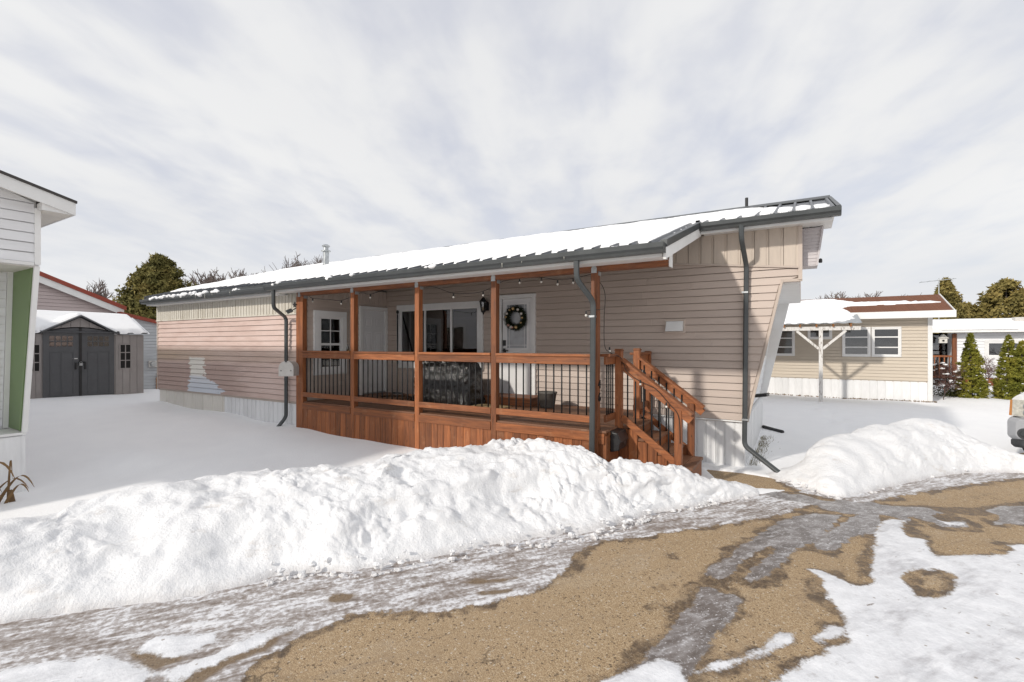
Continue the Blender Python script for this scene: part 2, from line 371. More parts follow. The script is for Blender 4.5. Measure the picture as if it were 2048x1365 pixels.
    br.inputs['Color1'].default_value = (.21,.085,.045,1); br.inputs['Color2'].default_value = (.15,.062,.035,1); br.inputs['Mortar'].default_value = (.06,.028,.018,1); br.inputs['Mortar Size'].default_value = .018
    f = t.noise(t.coord('Object'), 90, 3, .7); t.bump(f, .5, .004); t.done(t.mix(.5, br.outputs[0], t.ramp(f, [(.3, (.10,.04,.022)), (.7, (.26,.11,.06))])), .9)
    # foliage ------------------------------------------------------------
    def leaf(nm, stops, sc):
        t = NT(nm); f = t.noise(t.coord('World'), sc, 4, .6); g = t.noise(t.coord('World'), sc*9, 2)
        t.done(t.ramp(t.math('ADD', t.math('MULTIPLY', f, .65), t.math('MULTIPLY', g, .35)), stops), .75, **{'Specular IOR Level': .2})
    leaf('cedar_green', [(.3, (.10,.11,.016)), (.5, (.19,.19,.028)), (.7, (.32,.27,.045))], 2.2)
    leaf('conifer_olive', [(.3, (.055,.058,.020)), (.5, (.15,.135,.042)), (.72, (.30,.225,.075))], .9)
    leaf('conifer_gold', [(.3, (.085,.078,.026)), (.5, (.22,.18,.058)), (.72, (.40,.29,.10))], .8)
    leaf('wreath_green', [(.3, (.008,.012,.006)), (.6, (.022,.030,.012)), (.8, (.05,.055,.02))], 14)
    leaf('shrub_green', [(.3, (.035,.04,.014)), (.7, (.10,.10,.035))], 4)
    # road: tan aggregate asphalt, wet rims, grey ice, packed snow -----------------
    t = NT('road_mat'); O = t.coord('Object')
    at = lambda nm: t.n('ShaderNodeAttribute', attribute_name=nm).outputs['Fac']
    v = t.n('ShaderNodeTexVoronoi'); v.inputs['Scale'].default_value = 165; t.L.new(O, v.inputs['Vector'])
    cell = t.n('ShaderNodeSeparateColor'); t.L.new(v.outputs['Color'], cell.inputs[0])
    v2 = t.n('ShaderNodeTexVoronoi'); v2.inputs['Scale'].default_value = 85; t.L.new(O, v2.inputs['Vector'])
    cell2 = t.n('ShaderNodeSeparateColor'); t.L.new(v2.outputs['Color'], cell2.inputs[0])
    grain = t.ramp(cell.outputs[0], [(.0, (.23,.155,.085)), (.35, (.37,.262,.150)), (.75, (.445,.32,.19)), (1, (.56,.45,.31))])
    big = t.noise(O, .9, 5, .6); big2 = t.noise(O, 3.4, 4, .6)
    dry = t.mix(t.mr(big, .35, .7, .1, .5), grain, (.38,.28,.18))
    dry = t.mix(t.math('MULTIPLY', t.mr(cell2.outputs[1], .965, .98), .6), dry, (.60,.54,.45))
    dry = t.mix(t.math('MULTIPLY', t.mr(cell2.outputs[2], .955, .97), .65), dry, (.06,.043,.03))
    dry = t.mix(t.mr(big2, .54, .75, 0, .38), dry, (.25,.185,.125))
    salt = t.noise(t.scaled((1, 2.5, 1)), 1.1, 6, .7, .5); dry = t.mix(t.mr(salt, .52, .72, 0, .3), dry, (.50,.42,.32))
    trk = t.noise(t.scaled((.35, 7, 1)), 1.6, 4, .6); dry = t.mix(t.mr(trk, .60, .72, 0, .35), dry, (.22,.165,.115))
    vc = t.n('ShaderNodeTexVoronoi', feature='DISTANCE_TO_EDGE'); vc.inputs['Scale'].default_value = .55; cw = t.n('ShaderNodeVectorMath', operation='ADD'); nz = t.n('ShaderNodeTexNoise'); nz.inputs['Scale'].default_value = 3.0; nz.inputs['Detail'].default_value = 5; t.L.new(O, nz.inputs['Vector']); sc_ = t.n('ShaderNodeVectorMath', operation='SCALE'); sc_.inputs['Scale'].default_value = .5; t.L.new(nz.outputs['Color'], sc_.inputs[0]); t.L.new(O, cw.inputs[0]); t.L.new(sc_.outputs[0], cw.inputs[1]); t.L.new(cw.outputs[0], vc.inputs['Vector'])
    crack = t.math('MULTIPLY', t.mr(vc.outputs['Distance'], .001, .006, .6, 0), t.mr(big, .52, .62)); dry = t.mix(crack, dry, (.05,.038,.028))
    wetc = t.mix(.55, t.mix(1, dry, (.36,.32,.29), 'MULTIPLY'), (.075,.055,.040))
    st = t.scaled((1.5, 7, 1)); streak = t.noise(st, 1.9, 6, .68, .9); fine = t.noise(O, 26, 5, .68); mid = t.noise(O, 6, 5, .62)
    edge = t.math('ADD', t.math('MULTIPLY', t.math('SUBTRACT', mid, .5), .16), t.math('MULTIPLY', t.math('SUBTRACT', fine, .5), .05))
    dS = t.math('ADD', at('snow'), edge); dI = t.math('ADD', at('ice'), edge); dM = t.math('ADD', at('slush'), t.math('MULTIPLY', edge, 1.2)); dB = t.math('ADD', at('bare'), edge); dW = t.math('ADD', at('wet'), edge)
    anyp = t.math('MAXIMUM', t.math('MAXIMUM', dS, dI), dM)
    rimw = t.noise(O, 1.7, 4, .6); wid = t.mr(rimw, .34, .66, .01, .16); wet = t.mr(t.math('ADD', anyp, wid), -.01, .05); wet = t.math('MULTIPLY', wet, t.math('MULTIPLY', t.mr(mid, .30, .58, .15, 1), t.mr(fine, .3, .6, .55, 1))); wet = t.math('MAXIMUM', wet, t.math('MULTIPLY', t.mr(dW, -.03, .03), t.mr(fine, .35, .6, .3, .9)))
    road = t.mix(wet, dry, wetc)
    icec = t.ramp(t.math('ADD', t.math('MULTIPLY', streak, .45), t.math('MULTIPLY', mid, .55)), [(.34, (.10,.083,.072)), (.5, (.185,.163,.152)), (.62, (.31,.29,.285)), (.74, (.56,.555,.57))])
    fr = t.noise(O, 55, 3, .7); fr2 = t.noise(t.scaled((3, 7, 1)), 2.6, 6, .7, .6)
    icec = t.mix(t.mr(fr2, .48, .68, 0, .65), icec, t.ramp(fr, [(.35, (.33,.315,.315)), (.6, (.72,.72,.74))]))
    icec = t.mix(t.mr(fr, .60, .68, 0, .8), icec, (.78,.78,.80)); icec = t.mix(t.mr(fine, .30, .40, .55, 0), icec, (.13,.105,.09))
    icem = t.mr(dI, -.012, .012); c = t.mix(icem, road, icec)
    slc = t.ramp(t.math('ADD', t.math('MULTIPLY', streak, .44), t.math('ADD', t.math('MULTIPLY', fine, .36), t.math('MULTIPLY', t.noise(t.scaled((.5, 1.6, 1)), 1.7, 4, .6), .20))), [(.36, (.13,.095,.068)), (.44, (.25,.21,.185)), (.50, (.42,.39,.38)), (.545, (.70,.70,.72)), (.62, (.84,.845,.86))])
    slm = t.mr(dM, -.015, .015); c = t.mix(slm, c, slc)
    barem = t.mr(dB, -.02, .02); c = t.mix(barem, c, t.mix(.65, dry, wetc))
    snc = t.ramp(t.math('ADD', t.math('MULTIPLY', mid, .6), t.math('MULTIPLY', fine, .4)), [(.30, (.50,.485,.485)), (.42, (.72,.73,.755)), (.6, (.84,.85,.875))])
    # thin worn places in the packed snow
    worn = t.noise(t.scaled((2, 6, 1)), 1.3, 6, .72); glz = t.noise(t.scaled((.8, 2.6, 1)), 1.2, 6, .65, .5); snc = t.mix(t.mr(glz, .46, .64, 0, .75), snc, t.ramp(t.noise(t.scaled((3, 9, 1)), 2.0, 5, .65), [(.34, (.42,.41,.425)), (.52, (.60,.605,.63)), (.66, (.80,.805,.825))]))
    snc = t.mix(t.math('MULTIPLY', t.mr(worn, .61, .70), t.mr(fine, .42, .58)), snc, (.19,.15,.125))
    spk = t.n('ShaderNodeTexVoronoi'); spk.inputs['Scale'].default_value = 7; t.L.new(O, spk.inputs['Vector']); snc = t.mix(t.mr(spk.outputs['Distance'], .05, .09, .8, 0), snc, (.30,.25,.21))
    snm = t.mr(t.math('ADD', dS, t.math('MULTIPLY', t.math('SUBTRACT', fr, .5), .05)), -.018, .022); c = t.mix(snm, c, snc)
    cov = t.math('MAXIMUM', snm, t.math('MAXIMUM', icem, slm))
    hgt = t.math('ADD', t.math('MULTIPLY', t.math('SUBTRACT', 1.0, v.outputs['Distance']), t.math('SUBTRACT', .5, t.math('MULTIPLY', cov, .42))), t.math('ADD', t.math('MULTIPLY', fine, t.math('ADD', .15, t.math('MULTIPLY', snm, .9))), t.math('MULTIPLY', streak, t.math('MULTIPLY', slm, 1.2))))
    t.bump(hgt, .55, .012)
    rg = t.mix(wet, (.9,)*3, (.45,)*3); rg = t.mix(icem, rg, (.30,)*3); rg = t.mix(slm, rg, (.45,)*3); rg = t.mix(snm, rg, (.65,)*3)
    t.done(c, rg, **{'Specular IOR Level': .35})
make_materials()

# ------------------------------------------------------------------ terrain
RD = Vector((.578, .816)); RO = Vector((-.55, 6.5))            # road direction and a point on its kerb line
def road_uv(x, y): return (x-RO.x)*RD.x + (y-RO.y)*RD.y, (x-RO.x)*RD.y - (y-RO.y)*RD.x
CTRL = np.array([(-8.9,2.3,-.10),(-8.6,1.0,-.12),(-9,4,.12),(-8.4,5.6,.26),(-6.8,5.6,.21),(-5.3,5.6,.20),(-3.9,5.3,.18),(-2.4,5.4,.14),(-14.5,5.7,.40),(-16.8,4.1,.47),(-16.8,5.1,.44),(-16.8,6.6,.38),
    (-11.5,5.7,.31),(-5.5,2.6,.05),(-6.3,3.8,.12),(-12,3,.25),(-.9,7.3,.03),(-.5,7.8,.02),(.05,8.6,.02),(-.4,12,.06),(-.4,10,.02),(.5,18.5,.11),(3.3,18.6,.12),(-1,17,.16),(4.6,20,.2),(2,14,.08),(9,24,.15),(6,12,.03),(-21,8,.15),(-21,3,.4),
    (-10,-6,-.1),(-20,-5,.1),(10,2,.05),(8,-6,.05),(0,-12,.05),(-30,20,.3),(20,20,.1),(5,40,.1),(-20,20,.2),(40,-40,0.05),(-60,60,.3),(60,60,.1)])
PAD = [(-1.22,7.62),(-.95,7.02),(-.6,6.85),(-.1,7.1),(-.16,7.34),(-.34,7.52),(-.75,7.63)]
def sdf(poly, X, Y):
    # positive inside
    P = np.array(poly, float); Q = np.roll(P, -1, 0); d = np.full(X.shape, 1e9); ins = np.zeros(X.shape, bool)
    for (ax, ay), (bx, by) in zip(P, Q):
        ex, ey = bx-ax, by-ay; wx, wy = X-ax, Y-ay; t = np.clip((wx*ex+wy*ey)/(ex*ex+ey*ey+1e-12), 0, 1)
        d = np.minimum(d, np.hypot(wx-ex*t, wy-ey*t)); c = (ay > Y) != (by > Y)
        ins ^= c & (X < ex*(Y-ay)/(by-ay+1e-12)+ax)
    return np.where(ins, d, -d)
def ground_h(X, Y):
    w = 0; s = 0
    for x, y, z in CTRL:
        k = 1/((X-x)**2 + (Y-y)**2 + .15)**1.6; w = w + k; s = s + k*z
    h = s/w + .010*fbm(X*.8, Y*.8, 3., 3) + .035*fbm(X*.33, Y*.33, 6., 2)
    u, v = road_uv(X, Y)
    edge = -.40 + .52*sst(-1.3, .3, u) + .02*np.clip(u, 0, 20)
    onroad = sst(edge-.25, edge+.1, v)*(1-sst(6.1, 6.6, v))
    onroad = np.maximum(onroad, sst(-.06, .06, sdf(PAD, X, Y)))
    return h*(1-onroad) + onroad*(-.07)
def axis(segs):
    out = []
    for a, b, st in segs: out += list(np.arange(a, b, st))
    return np.array(out)
gx = axis([(-900,-100,100),(-100,-40,10),(-40,-22,1.2),(-22,-1.7,.14),(-1.7,.9,.045),(.9,8,.16),(8,20,.7),(20,100,8),(100,901,100)])
gy = axis([(-900,-100,100),(-100,-20,10),(-20,-4,1.),(-4,6.6,.14),(6.6,8.6,.045),(8.6,21,.16),(21,32,.5),(32,100,6),(100,901,100)])
GX, GY = np.meshgrid(gx, gy)
GZ = ground_h(GX, GY)
# a line of footprints in the yard between the two homes
for k in range(16):
    fx, fy = .15 + .1*math.sin(k*1.3) + k*.075 + (.11 if k % 2 else -.11), 17.2 - k*.48
    GZ = GZ - .05*np.exp(-(((GX-fx)/.10)**2 + ((GY-fy)/.17)**2))
tag(grid_mesh('ground', GX, GY, GZ, 'snow'), 'smooth shaded snow covering the yards around the homes', kind='structure')

POLY_SNOW = [
 [(1.86,6.33),(1.62,6.17),(1.64,6.04),(1.43,5.8),(1.24,5.71),(1.01,5.53),(.98,5.64),(1.0,5.95),(.87,5.93),(.86,6.13),(.92,6.45),(.8,6.46),(.65,6.14),(.61,5.81),(.52,5.14),(.45,4.59),(.36,4.5),(.25,4.6),(.14,4.67),(.03,4.65),(.11,4.52),(.16,4.22),(.24,3.96),(.26,3.66),(.13,3.49),(.01,3.29),(-.15,3.0),(-.3,2.73),(-.35,1.2),(4.4,.5),(6.5,8)],
 [(-.53,2.85),(-.45,3.0),(-.23,3.27),(-.14,3.54),(-.04,3.59),(-.06,3.48),(-.23,3.21),(-.4,2.98)], [(.05,3.6),(.14,3.77),(.23,3.81),(.23,3.72),(.07,3.56)],
 [(-.55,2.76),(-.54,2.3),(-1.05,2.1),(-.95,2.52),(-.84,2.69),(-.74,2.86),(-.62,2.9)],
 [(-3.93,.83),(-3.53,1.2),(-3.15,1.27),(-3.06,1.18),(-3.68,.6)], [(-3.13,1.25),(-3.0,1.55),(-3.01,1.79),(-2.84,2.04),(-2.87,1.71),(-2.92,1.48),(-2.95,1.28)], [(-3.44,1.3),(-3.53,1.43),(-3.24,1.64),(-3.09,1.62),(-3.21,1.39)],
 [(1.2,6.65),(1.3,6.62),(1.44,6.72),(1.47,6.58),(1.28,6.5)]]
POLY_ICE = [
 [(-.25,6.75),(.1,6.55),(.35,6.35),(.7,6.5),(1.0,6.7),(1.35,6.95),(1.2,7.1),(.8,6.95),(.5,6.8),(.2,6.8),(-.05,6.95)],
 [(.34,6.3),(.28,5.92),(.11,5.35),(-.05,5.01),(-.15,4.64),(-.25,4.3),(-.36,4.18),(-.4,4.27),(-.32,4.54),(-.23,4.85),(-.21,5.12),(-.34,4.84),(-.44,4.56),(-.48,4.25),(-.58,4.1),(-.69,4.12),(-.68,4.27),(-.56,4.49),(-.52,4.78),(-.37,5.25),(-.21,5.77),(-.07,6.02),(.13,6.23)],
 [(.09,5.27),(.15,5.46),(.39,6.14),(.52,6.43),(.71,6.53),(.69,6.17),(.6,5.87),(.42,5.63),(.29,5.3),(.19,5.13),(.11,5.14)],
 [(-.68,3.87),(-.61,3.95),(-.52,3.89),(-.44,3.91),(-.38,3.86),(-.38,3.68),(-.43,3.46),(-.48,3.22),(-.52,2.97),(-.55,2.76),(-.54,2.58),(-1.02,2.29),(-.95,2.52),(-.84,2.69),(-.79,2.91),(-.75,3.15),(-.72,3.28),(-.72,3.48),(-.66,3.58)],
 [(1.77,7.34),(1.96,7.63),(2.21,7.8),(1.98,6.98),(1.71,6.82),(1.79,7.06)],
 [(-.17,6.88),(.05,6.71),(-.07,6.45),(-.49,6.29),(-.64,5.88),(-.95,5.65),(-.95,6.3),(-.37,6.95)],
 [(1.01,6.71),(1.12,6.9),(1.26,6.62),(1.44,6.77),(1.47,6.55),(1.26,6.44),(1.1,6.57)],
 [(.3,6.75),(.7,6.55),(.95,6.45),(1.05,6.75),(.75,7.0),(.35,7.05)]]
POLY_SLUSH = [[(-.56,6.72),(-.23,6.58),(.08,6.56),(-.23,5.95),(-.68,5.38),(-1.33,4.62),(-1.64,4.32),(-1.74,3.96),(-1.67,3.56),(-1.74,3.14),(-2.01,2.78),(-2.16,2.58),(-2.39,2.48),(-2.66,2.26),(-2.69,2.08),(-2.74,1.9),(-2.76,1.64),(-2.66,1.49),(-2.4,.9),(-3.0,-1.5),(-6.5,-2),(-5.54,.9),(-4.03,2.1),(-3.12,3.2),(-1.84,4.84)],
 [(-.3,7.5),(.0,7.0),(.6,6.9),(1.4,8.0),(2.6,9.4),(4,11),(3.5,11.4),(1,9)]]
POLY_BARE = [[(-3.53,1.27),(-3.33,1.37),(-3.09,1.44),(-3.16,1.28),(-3.37,1.26)], [(-3.02,1.3),(-2.97,1.55),(-2.88,1.78),(-2.82,1.9),(-2.8,1.77),(-2.84,1.49),(-2.81,1.34),(-2.97,1.24)],
 [(-2.3,3.01),(-2.13,3.17),(-1.95,3.3),(-2.02,3.2),(-2.19,3.03)], [(-2.96,2.26),(-2.97,2.37),(-2.82,2.47),(-2.82,2.34)], [(-2.09,2.94),(-1.98,3.06),(-1.84,3.16),(-1.89,3.03),(-2.03,2.93)]]
POLY_HOLE = [[(.68,4.82),(.73,5.0),(.84,5.15),(.97,5.23),(1.04,5.14),(1.02,4.94),(.96,4.76),(.83,4.64),(.73,4.57),(.7,4.66)]]
TREAD = [((-.95,3.43),(-.76,3.66)),((-.52,3.70),(-.30,3.97)),((-.98,3.72),(-.85,3.86))]
POLY_WET = [[(a[0]+(b[0]-a[0])*k/9, a[1]+(b[1]-a[1])*k/9), (a[0]+(b[0]-a[0])*(k+.45)/9, a[1]+(b[1]-a[1])*(k+.45)/9), (a[0]+(b[0]-a[0])*(k+.45)/9+.03, a[1]+(b[1]-a[1])*(k+.45)/9-.035), (a[0]+(b[0]-a[0])*k/9+.03, a[1]+(b[1]-a[1])*k/9-.035)] for a, b in TREAD for k in range(9)] + [[(.2,6.85),(.9,7.05),(1.6,7.35),(2.4,8.2),(2.6,8.1),(1.7,7.1),(1.0,6.85),(.4,6.7)], [(-1.05,4.35),(-.95,4.42),(-.9,4.3),(-1.0,4.25)], [(.5,5.1),(.62,5.7),(.58,5.75),(.4,5.1),(.38,4.6)], [(-.75,3.2),(-.85,3.5),(-.7,3.6),(-.66,3.3)]]
def build_road():
    us = axis([(-60,-12,6),(-12,-7.5,.3),(-7.5,3.5,.028),(3.5,9,.08),(9,20,1),(20,81,6)]); vs = axis([(-1.5,-.4,.05),(-.4,3.4,.024),(3.4,6.41,.1)])
    U, V = np.meshgrid(us, vs); X = RO.x + U*RD.x + V*RD.y; Y = RO.y + U*RD.y - V*RD.x
    mx = lambda ps: np.max([sdf(p, X, Y) for p in ps], 0)
    snow = np.minimum(mx(POLY_SNOW), -mx(POLY_HOLE)); ice, slush, bare, wet = mx(POLY_ICE), mx(POLY_SLUSH), mx(POLY_BARE), mx(POLY_WET)
    Z = .012*fbm(U*.5, V*.5, 1., 2) + .010*sst(-.03, .06, snow)*(1 + .6*fbm(U*5, V*5, 4., 3)) + .006*sst(-.03, .04, np.maximum(ice, slush)) + .008*sst(0, .1, slush)*fbm(U*1.5, V*9, 2., 3)
    Z = Z - .0
    o = grid_mesh('road', U, -V, Z, 'road_mat', attrs=dict(snow=snow, ice=ice, slush=slush, bare=bare, wet=wet))
    o.location = (RO.x, RO.y, 0); o.rotation_euler = (0, 0, math.atan2(RD.y, RD.x))
    tag(o, 'tan gravelly asphalt lane with ice patches and packed snow', kind='structure')
build_road()

# ploughed banks: lofted cross-sections (front foot, crest, back foot) ------------
def catmull(P, n):
    P = np.array(P, float); m = len(P); t = np.linspace(0, m-1, n); i = np.clip(t.astype(int), 0, m-2); f = (t-i)[:, None]
    a, b, c, d = P[np.clip(i-1, 0, m-1)], P[i], P[i+1], P[np.clip(i+2, 0, m-1)]
    return .5*(2*b + (c-a)*f + (2*a-5*b+4*c-d)*f**2 + (3*b-a-3*c+d)*f**3)
def worley(x, y, z):
    xi, yi, zi = np.floor(x).astype(int), np.floor(y).astype(int), np.floor(z).astype(int); f1 = np.full(x.shape, 9.); f2 = np.full(x.shape, 9.); cell = np.zeros(x.shape)
    for a in (-1, 0, 1):
        for b in (-1, 0, 1):
            for c in (-1, 0, 1):
                h = _perm[(_perm[(_perm[(xi+a) % 512] + yi+b) % 512] + zi+c) % 512]; j = _g[h]*.5
                d = np.sqrt((xi+a+.5+j[..., 0]-x)**2 + (yi+b+.5+j[..., 1]-y)**2 + (zi+c+.5+j[..., 2]-z)**2)
                m = d < f1; f2 = np.where(m, f1, np.minimum(f2, d)); cell = np.where(m, h/512., cell); f1 = np.where(m, d, f1)
    return f1, f2, cell
def bank(name, label, secs, n, m, shelf, seed, amp=1.0):
    S = catmull(secs, n); F, K, kh, B = S[:, 0:2], S[:, 2:4], S[:, 4], S[:, 5:7]
    t = np.linspace(-.12, 1.12, m)[None, :]; s = np.linspace(0, 1, n)[:, None]
    w = .62
    tf = np.clip(t/w, 0, 1); sh = shelf(s)
    p_s = .42*sst(0, .40, tf) + .27*sst(.38, .52, tf) + .31*np.sin(np.clip((tf-.42)/.58, 0, 1)*math.pi/2)
    p_r = np.sin(tf*math.pi/2)**.9
    up = sh*p_s + (1-sh)*p_r
    tb = np.clip((t-w)/(1-w), 0, 1); down = 1 - sst(0, 1.05, tb)
    h = np.where(t < w, up, down)
    X = np.where(t[..., None] < w, F[:, None]+(K-F)[:, None]*(t/w)[..., None], K[:, None]+(B-K)[:, None]*((t-w)/(1-w))[..., None])
    x, y = X[..., 0], X[..., 1]
    base = ground_h(x, y); base = np.where(t < w, np.maximum(base, -.02)*0 , base*np.clip(tb, 0, 1))
    z = base + h*kh[:, None]
    lum = np.clip(h*3, 0, 1)*np.clip(kh[:, None]/.3, .25, 1)*(1-.75*sst(.3, .9, tb))
    bil = 1-2*np.abs(pnoise(x*3.1, y*3.1, z*3.1+seed)); bil2 = 1-2*np.abs(pnoise(x*7.5, y*7.5, z*7.5+seed)); bil3 = 1-2*np.abs(pnoise(x*17, y*17, z*17+seed))
    lm = .28+.72*sst(.22, .5, s); d = amp*lum*(.085*fbm(x*1.5, y*1.5, z*1.5+seed, 3, .55) - lm*(.024*(bil-.4) + .017*(bil2-.4) + .009*(bil3-.4)) + .010*fbm(x*9, y*9, z*9, 3))
    wx, wy, wz = x+.05*pnoise(x*6, y*6, 3.), y+.05*pnoise(x*6, y*6, 8.), z*1.3
    f1, f2, ce = worley(wx*9, wy*9, wz*9+seed); g1, g2, ce2 = worley(wx*22, wy*22, wz*22+seed)
    cm = lm*sst(-.15, .25, fbm(x*1.1+4, y*1.1, seed, 2) + .35*(1-np.clip(tf*1.6, 0, 1)))
    d = d + amp*lum*cm*(.052*(ce-.5)*sst(.0, .25, f2-f1) + .020*(ce2-.5)*sst(0, .3, g2-g1) - .014*(1-sst(0, .2, f2-f1)))
    # horizontal relief on the face
    nx, ny = (F-K)[:, 0][:, None], (F-K)[:, 1][:, None]; l = np.hypot(nx, ny); face = np.where(t < w, 1, 0)*lum
    hd = amp*face*(.05*fbm(x*2.4+9, y*2.4, z*6+seed, 3)); x2, y2 = x+nx/l*hd, y+ny/l*hd
    z = z + d - .12*sst(0, .12, -t) - .10*sst(0, .12, t-1) - .03*(1-sst(0, .08, t))
    foot = (1-sst(.0, .18, tf))*np.where(t < w, 1, 0)
    z = z + foot*.03*fbm(x*5, y*5, seed, 3)
    return tag(grid_mesh(name, x2, y2, z, 'bank_snow'), label, kind='structure'), (F, K, kh)
SA = [(-5.7,-1.0,-6.5,-.6,.42,-7.5,-.2),(-4.55,.92,-5.35,1.12,.41,-6.5,1.6),(-4.2,1.36,-5.46,1.62,.44,-6.6,2.4),(-3.72,1.89,-5.3,2.32,.46,-6.2,3.1),(-3.5,2.40,-4.85,2.82,.52,-5.7,3.7),(-3.08,2.68,-4.36,3.04,.54,-5.3,4.1),(-2.85,2.95,-4.1,3.46,.58,-5.0,4.5),
      (-2.38,3.66,-3.70,4.26,.62,-4.5,5.1),(-2.02,4.08,-3.30,5.12,.63,-3.9,5.68),(-1.70,4.46,-2.98,5.32,.63,-3.25,5.70),(-1.5,4.9,-2.38,5.42,.60,-2.5,5.70),(-1.36,5.22,-2.02,5.42,.46,-2.05,5.80),(-1.02,5.76,-1.38,6.0,.36,-1.55,6.28),(-.76,6.15,-.86,6.36,.22,-1.05,6.8),(-.45,6.6,-.5,6.75,.05,-.6,7.0)]
bk, BA = bank('snow_bank', 'long ploughed snow bank in front of the brown porch', SA, 420, 150, lambda s: sst(.30, .5, s)*(1-sst(.9, 1, s)), 1.7)
SB = [(-.50,7.62,-.36,7.78,.04,-.25,8.2),(-.08,7.30,-.02,7.80,.26,.1,8.5),(.36,6.98,.16,8.10,.42,.15,9.2),(.75,7.5,.91,9.35,.55,.8,10.6),(1.11,8.05,1.75,10.45,.59,1.6,12.0),(1.75,8.95,2.05,10.45,.54,2.2,11.8),(2.25,9.45,2.35,10.05,.34,2.5,11.0),(2.85,9.72,2.80,10.02,.24,2.85,10.5),(3.35,9.42,3.40,9.66,.16,3.5,10.0),(4.1,9.0,4.15,9.15,.015,4.2,9.3)]
bk2, BB = bank('snow_bank', 'rounded snow bank between the right yard and the road', SB, 240, 110, lambda s: 0*s, 6.1, .62)
def lumps():
    mb = MB(); rs = random.Random(4)
    for (F, K, kh), n, lo, hi in ((BA, 260, .25, .97), (BB, 40, .05, .95)):
        for _ in range(n):
            i = int(rs.uniform(lo, hi)*(len(kh)-1)); t = abs(rs.gauss(0, .045))-.02
            if t > 1: continue
            t = max(t, -.05)
            p = F[i]+(K[i]-F[i])*t - (K[i]-F[i])*(.04 if t < .05 else 0); r = rs.choice((.006,.008,.010,.014,.018,.026))*rs.uniform(.8, 1.3)*(1.0 if t < .3 else .9)
            z = kh[i]*math.sin(max(t,0)*math.pi/2)**.9*.9 + r*.45
            if t > .25 : z -= .01
            b = len(mb.v); mb.ball((p[0], p[1], max(z, .01)), r, 7, 5, (rs.uniform(.8,1.4), rs.uniform(.8,1.3), rs.uniform(.55,.9)))
            for v in mb.v[b:]:
                c = Vector((p[0], p[1], max(z, .01))); q = v-c; k = 1+.35*math.sin(q.x*190+i)*math.sin(q.y*170+i*2)+.2*math.sin(q.z*230+i); v[:] = c+q*k
    tag(mb.build('snow_lumps', 'bank_snow', None, False), 'loose crumbs of snow along the foot of the banks', kind='stuff')
lumps()

# ------------------------------------------------------------------ building pieces
def subtract(u0, u1, holes):
    segs = [(u0, u1)]
    for a, b in holes:
        new = []
        for s, e in segs:
            if b <= s or a >= e: new.append((s, e)); continue
            if a > s: new.append((s, a))
            if b < e: new.append((b, e))
        segs = new
    return [(s, e) for s, e in segs if e-s > .02]
def lap(parent, P, z0, z1, pitch, lo, hi, m, holes=(), name='siding_board', proud=.018, maxlen=None, seed=1, joined=False):
    """courses of lap siding; lo/hi are functions of z giving the ends; each course is a board of its own"""
    n = max(1, round((z1-z0)/pitch)); p = (z1-z0)/n; rs = random.Random(seed); J = MB()
    for k in range(n):
        a, b = z0+k*p, z0+(k+1)*p; mid = (a+b)/2
        hs = [(h0, h1) for h0, h1, zz0, zz1 in holes if zz0 < mid < zz1]
        segs = subtract(lo(mid), hi(mid), hs)
        if maxlen:
            out = []
            for s, e in segs:
                c = s
                if e-s > maxlen:
                    c2 = s + maxlen*rs.uniform(.45, .9)
                    while c2 < e-.6: out.append((c, c2-.0015)); c = c2; c2 += maxlen*rs.uniform(.7, 1)
                out.append((c, e))
            segs = out
        for s, e in segs:
            s0 = lo(a) if abs(s-lo(mid)) < 1e-6 else s; s1 = lo(b) if abs(s-lo(mid)) < 1e-6 else s
            e0 = hi(a) if abs(e-hi(mid)) < 1e-6 else e; e1 = hi(b) if abs(e-hi(mid)) < 1e-6 else e
            zt = b-.001; mb = J if joined else MB(); pr = proud+rs.uniform(-.003,.003); j0, j1 = rs.uniform(-.0015,.002), rs.uniform(-.0015,.002)
            # bottom lip proud, face leaning back to the course above, narrow shadow gap below the lip
            mb.add([P(s0,a+.009+j0,-.012),P(e0,a+.009+j1,-.012),P(e1,zt,-.012),P(s1,zt,-.012), P(s0,a+.009+j0,pr),P(e0,a+.009+j1,pr),P(e1,zt,.003),P(s1,zt,.003)],
                   [(3,2,1,0),(4,5,6,7),(0,1,5,4),(1,2,6,5),(2,3,7,6),(3,0,4,7)])
            if not joined: mb.build(name, m, parent)
    if joined: tag(J.build(name, m, parent), kind='stuff')
def panels(parent, P, u0, u1, w, zlo, zhi, m, name='panel', gap=.006, d=.012, rib=True):
    n = max(1, round((u1-u0)/w)); q = (u1-u0)/n
    for k in range(n):
        a, b = u0+k*q+gap/2, u0+(k+1)*q-gap/2; mb = MB(); c = a+(b-a)*.82
        mb.hexa([P(a,zlo(a),d),P(c,zlo(c),d),P(c,zlo(c),-.006),P(a,zlo(a),-.006),P(a,zhi(a),d),P(c,zhi(c),d),P(c,zhi(c),-.006),P(a,zhi(a),-.006)])
        if rib: mb.hexa([P(c+.0005,zlo(c),d*.35),P(b,zlo(b),d*.9),P(b,zlo(b),-.006),P(c+.0005,zlo(c),-.006),P(c+.0005,zhi(c),d*.35),P(b,zhi(b),d*.9),P(b,zhi(b),-.006),P(c+.0005,zhi(c),-.006)])
        mb.build(name, m, parent)
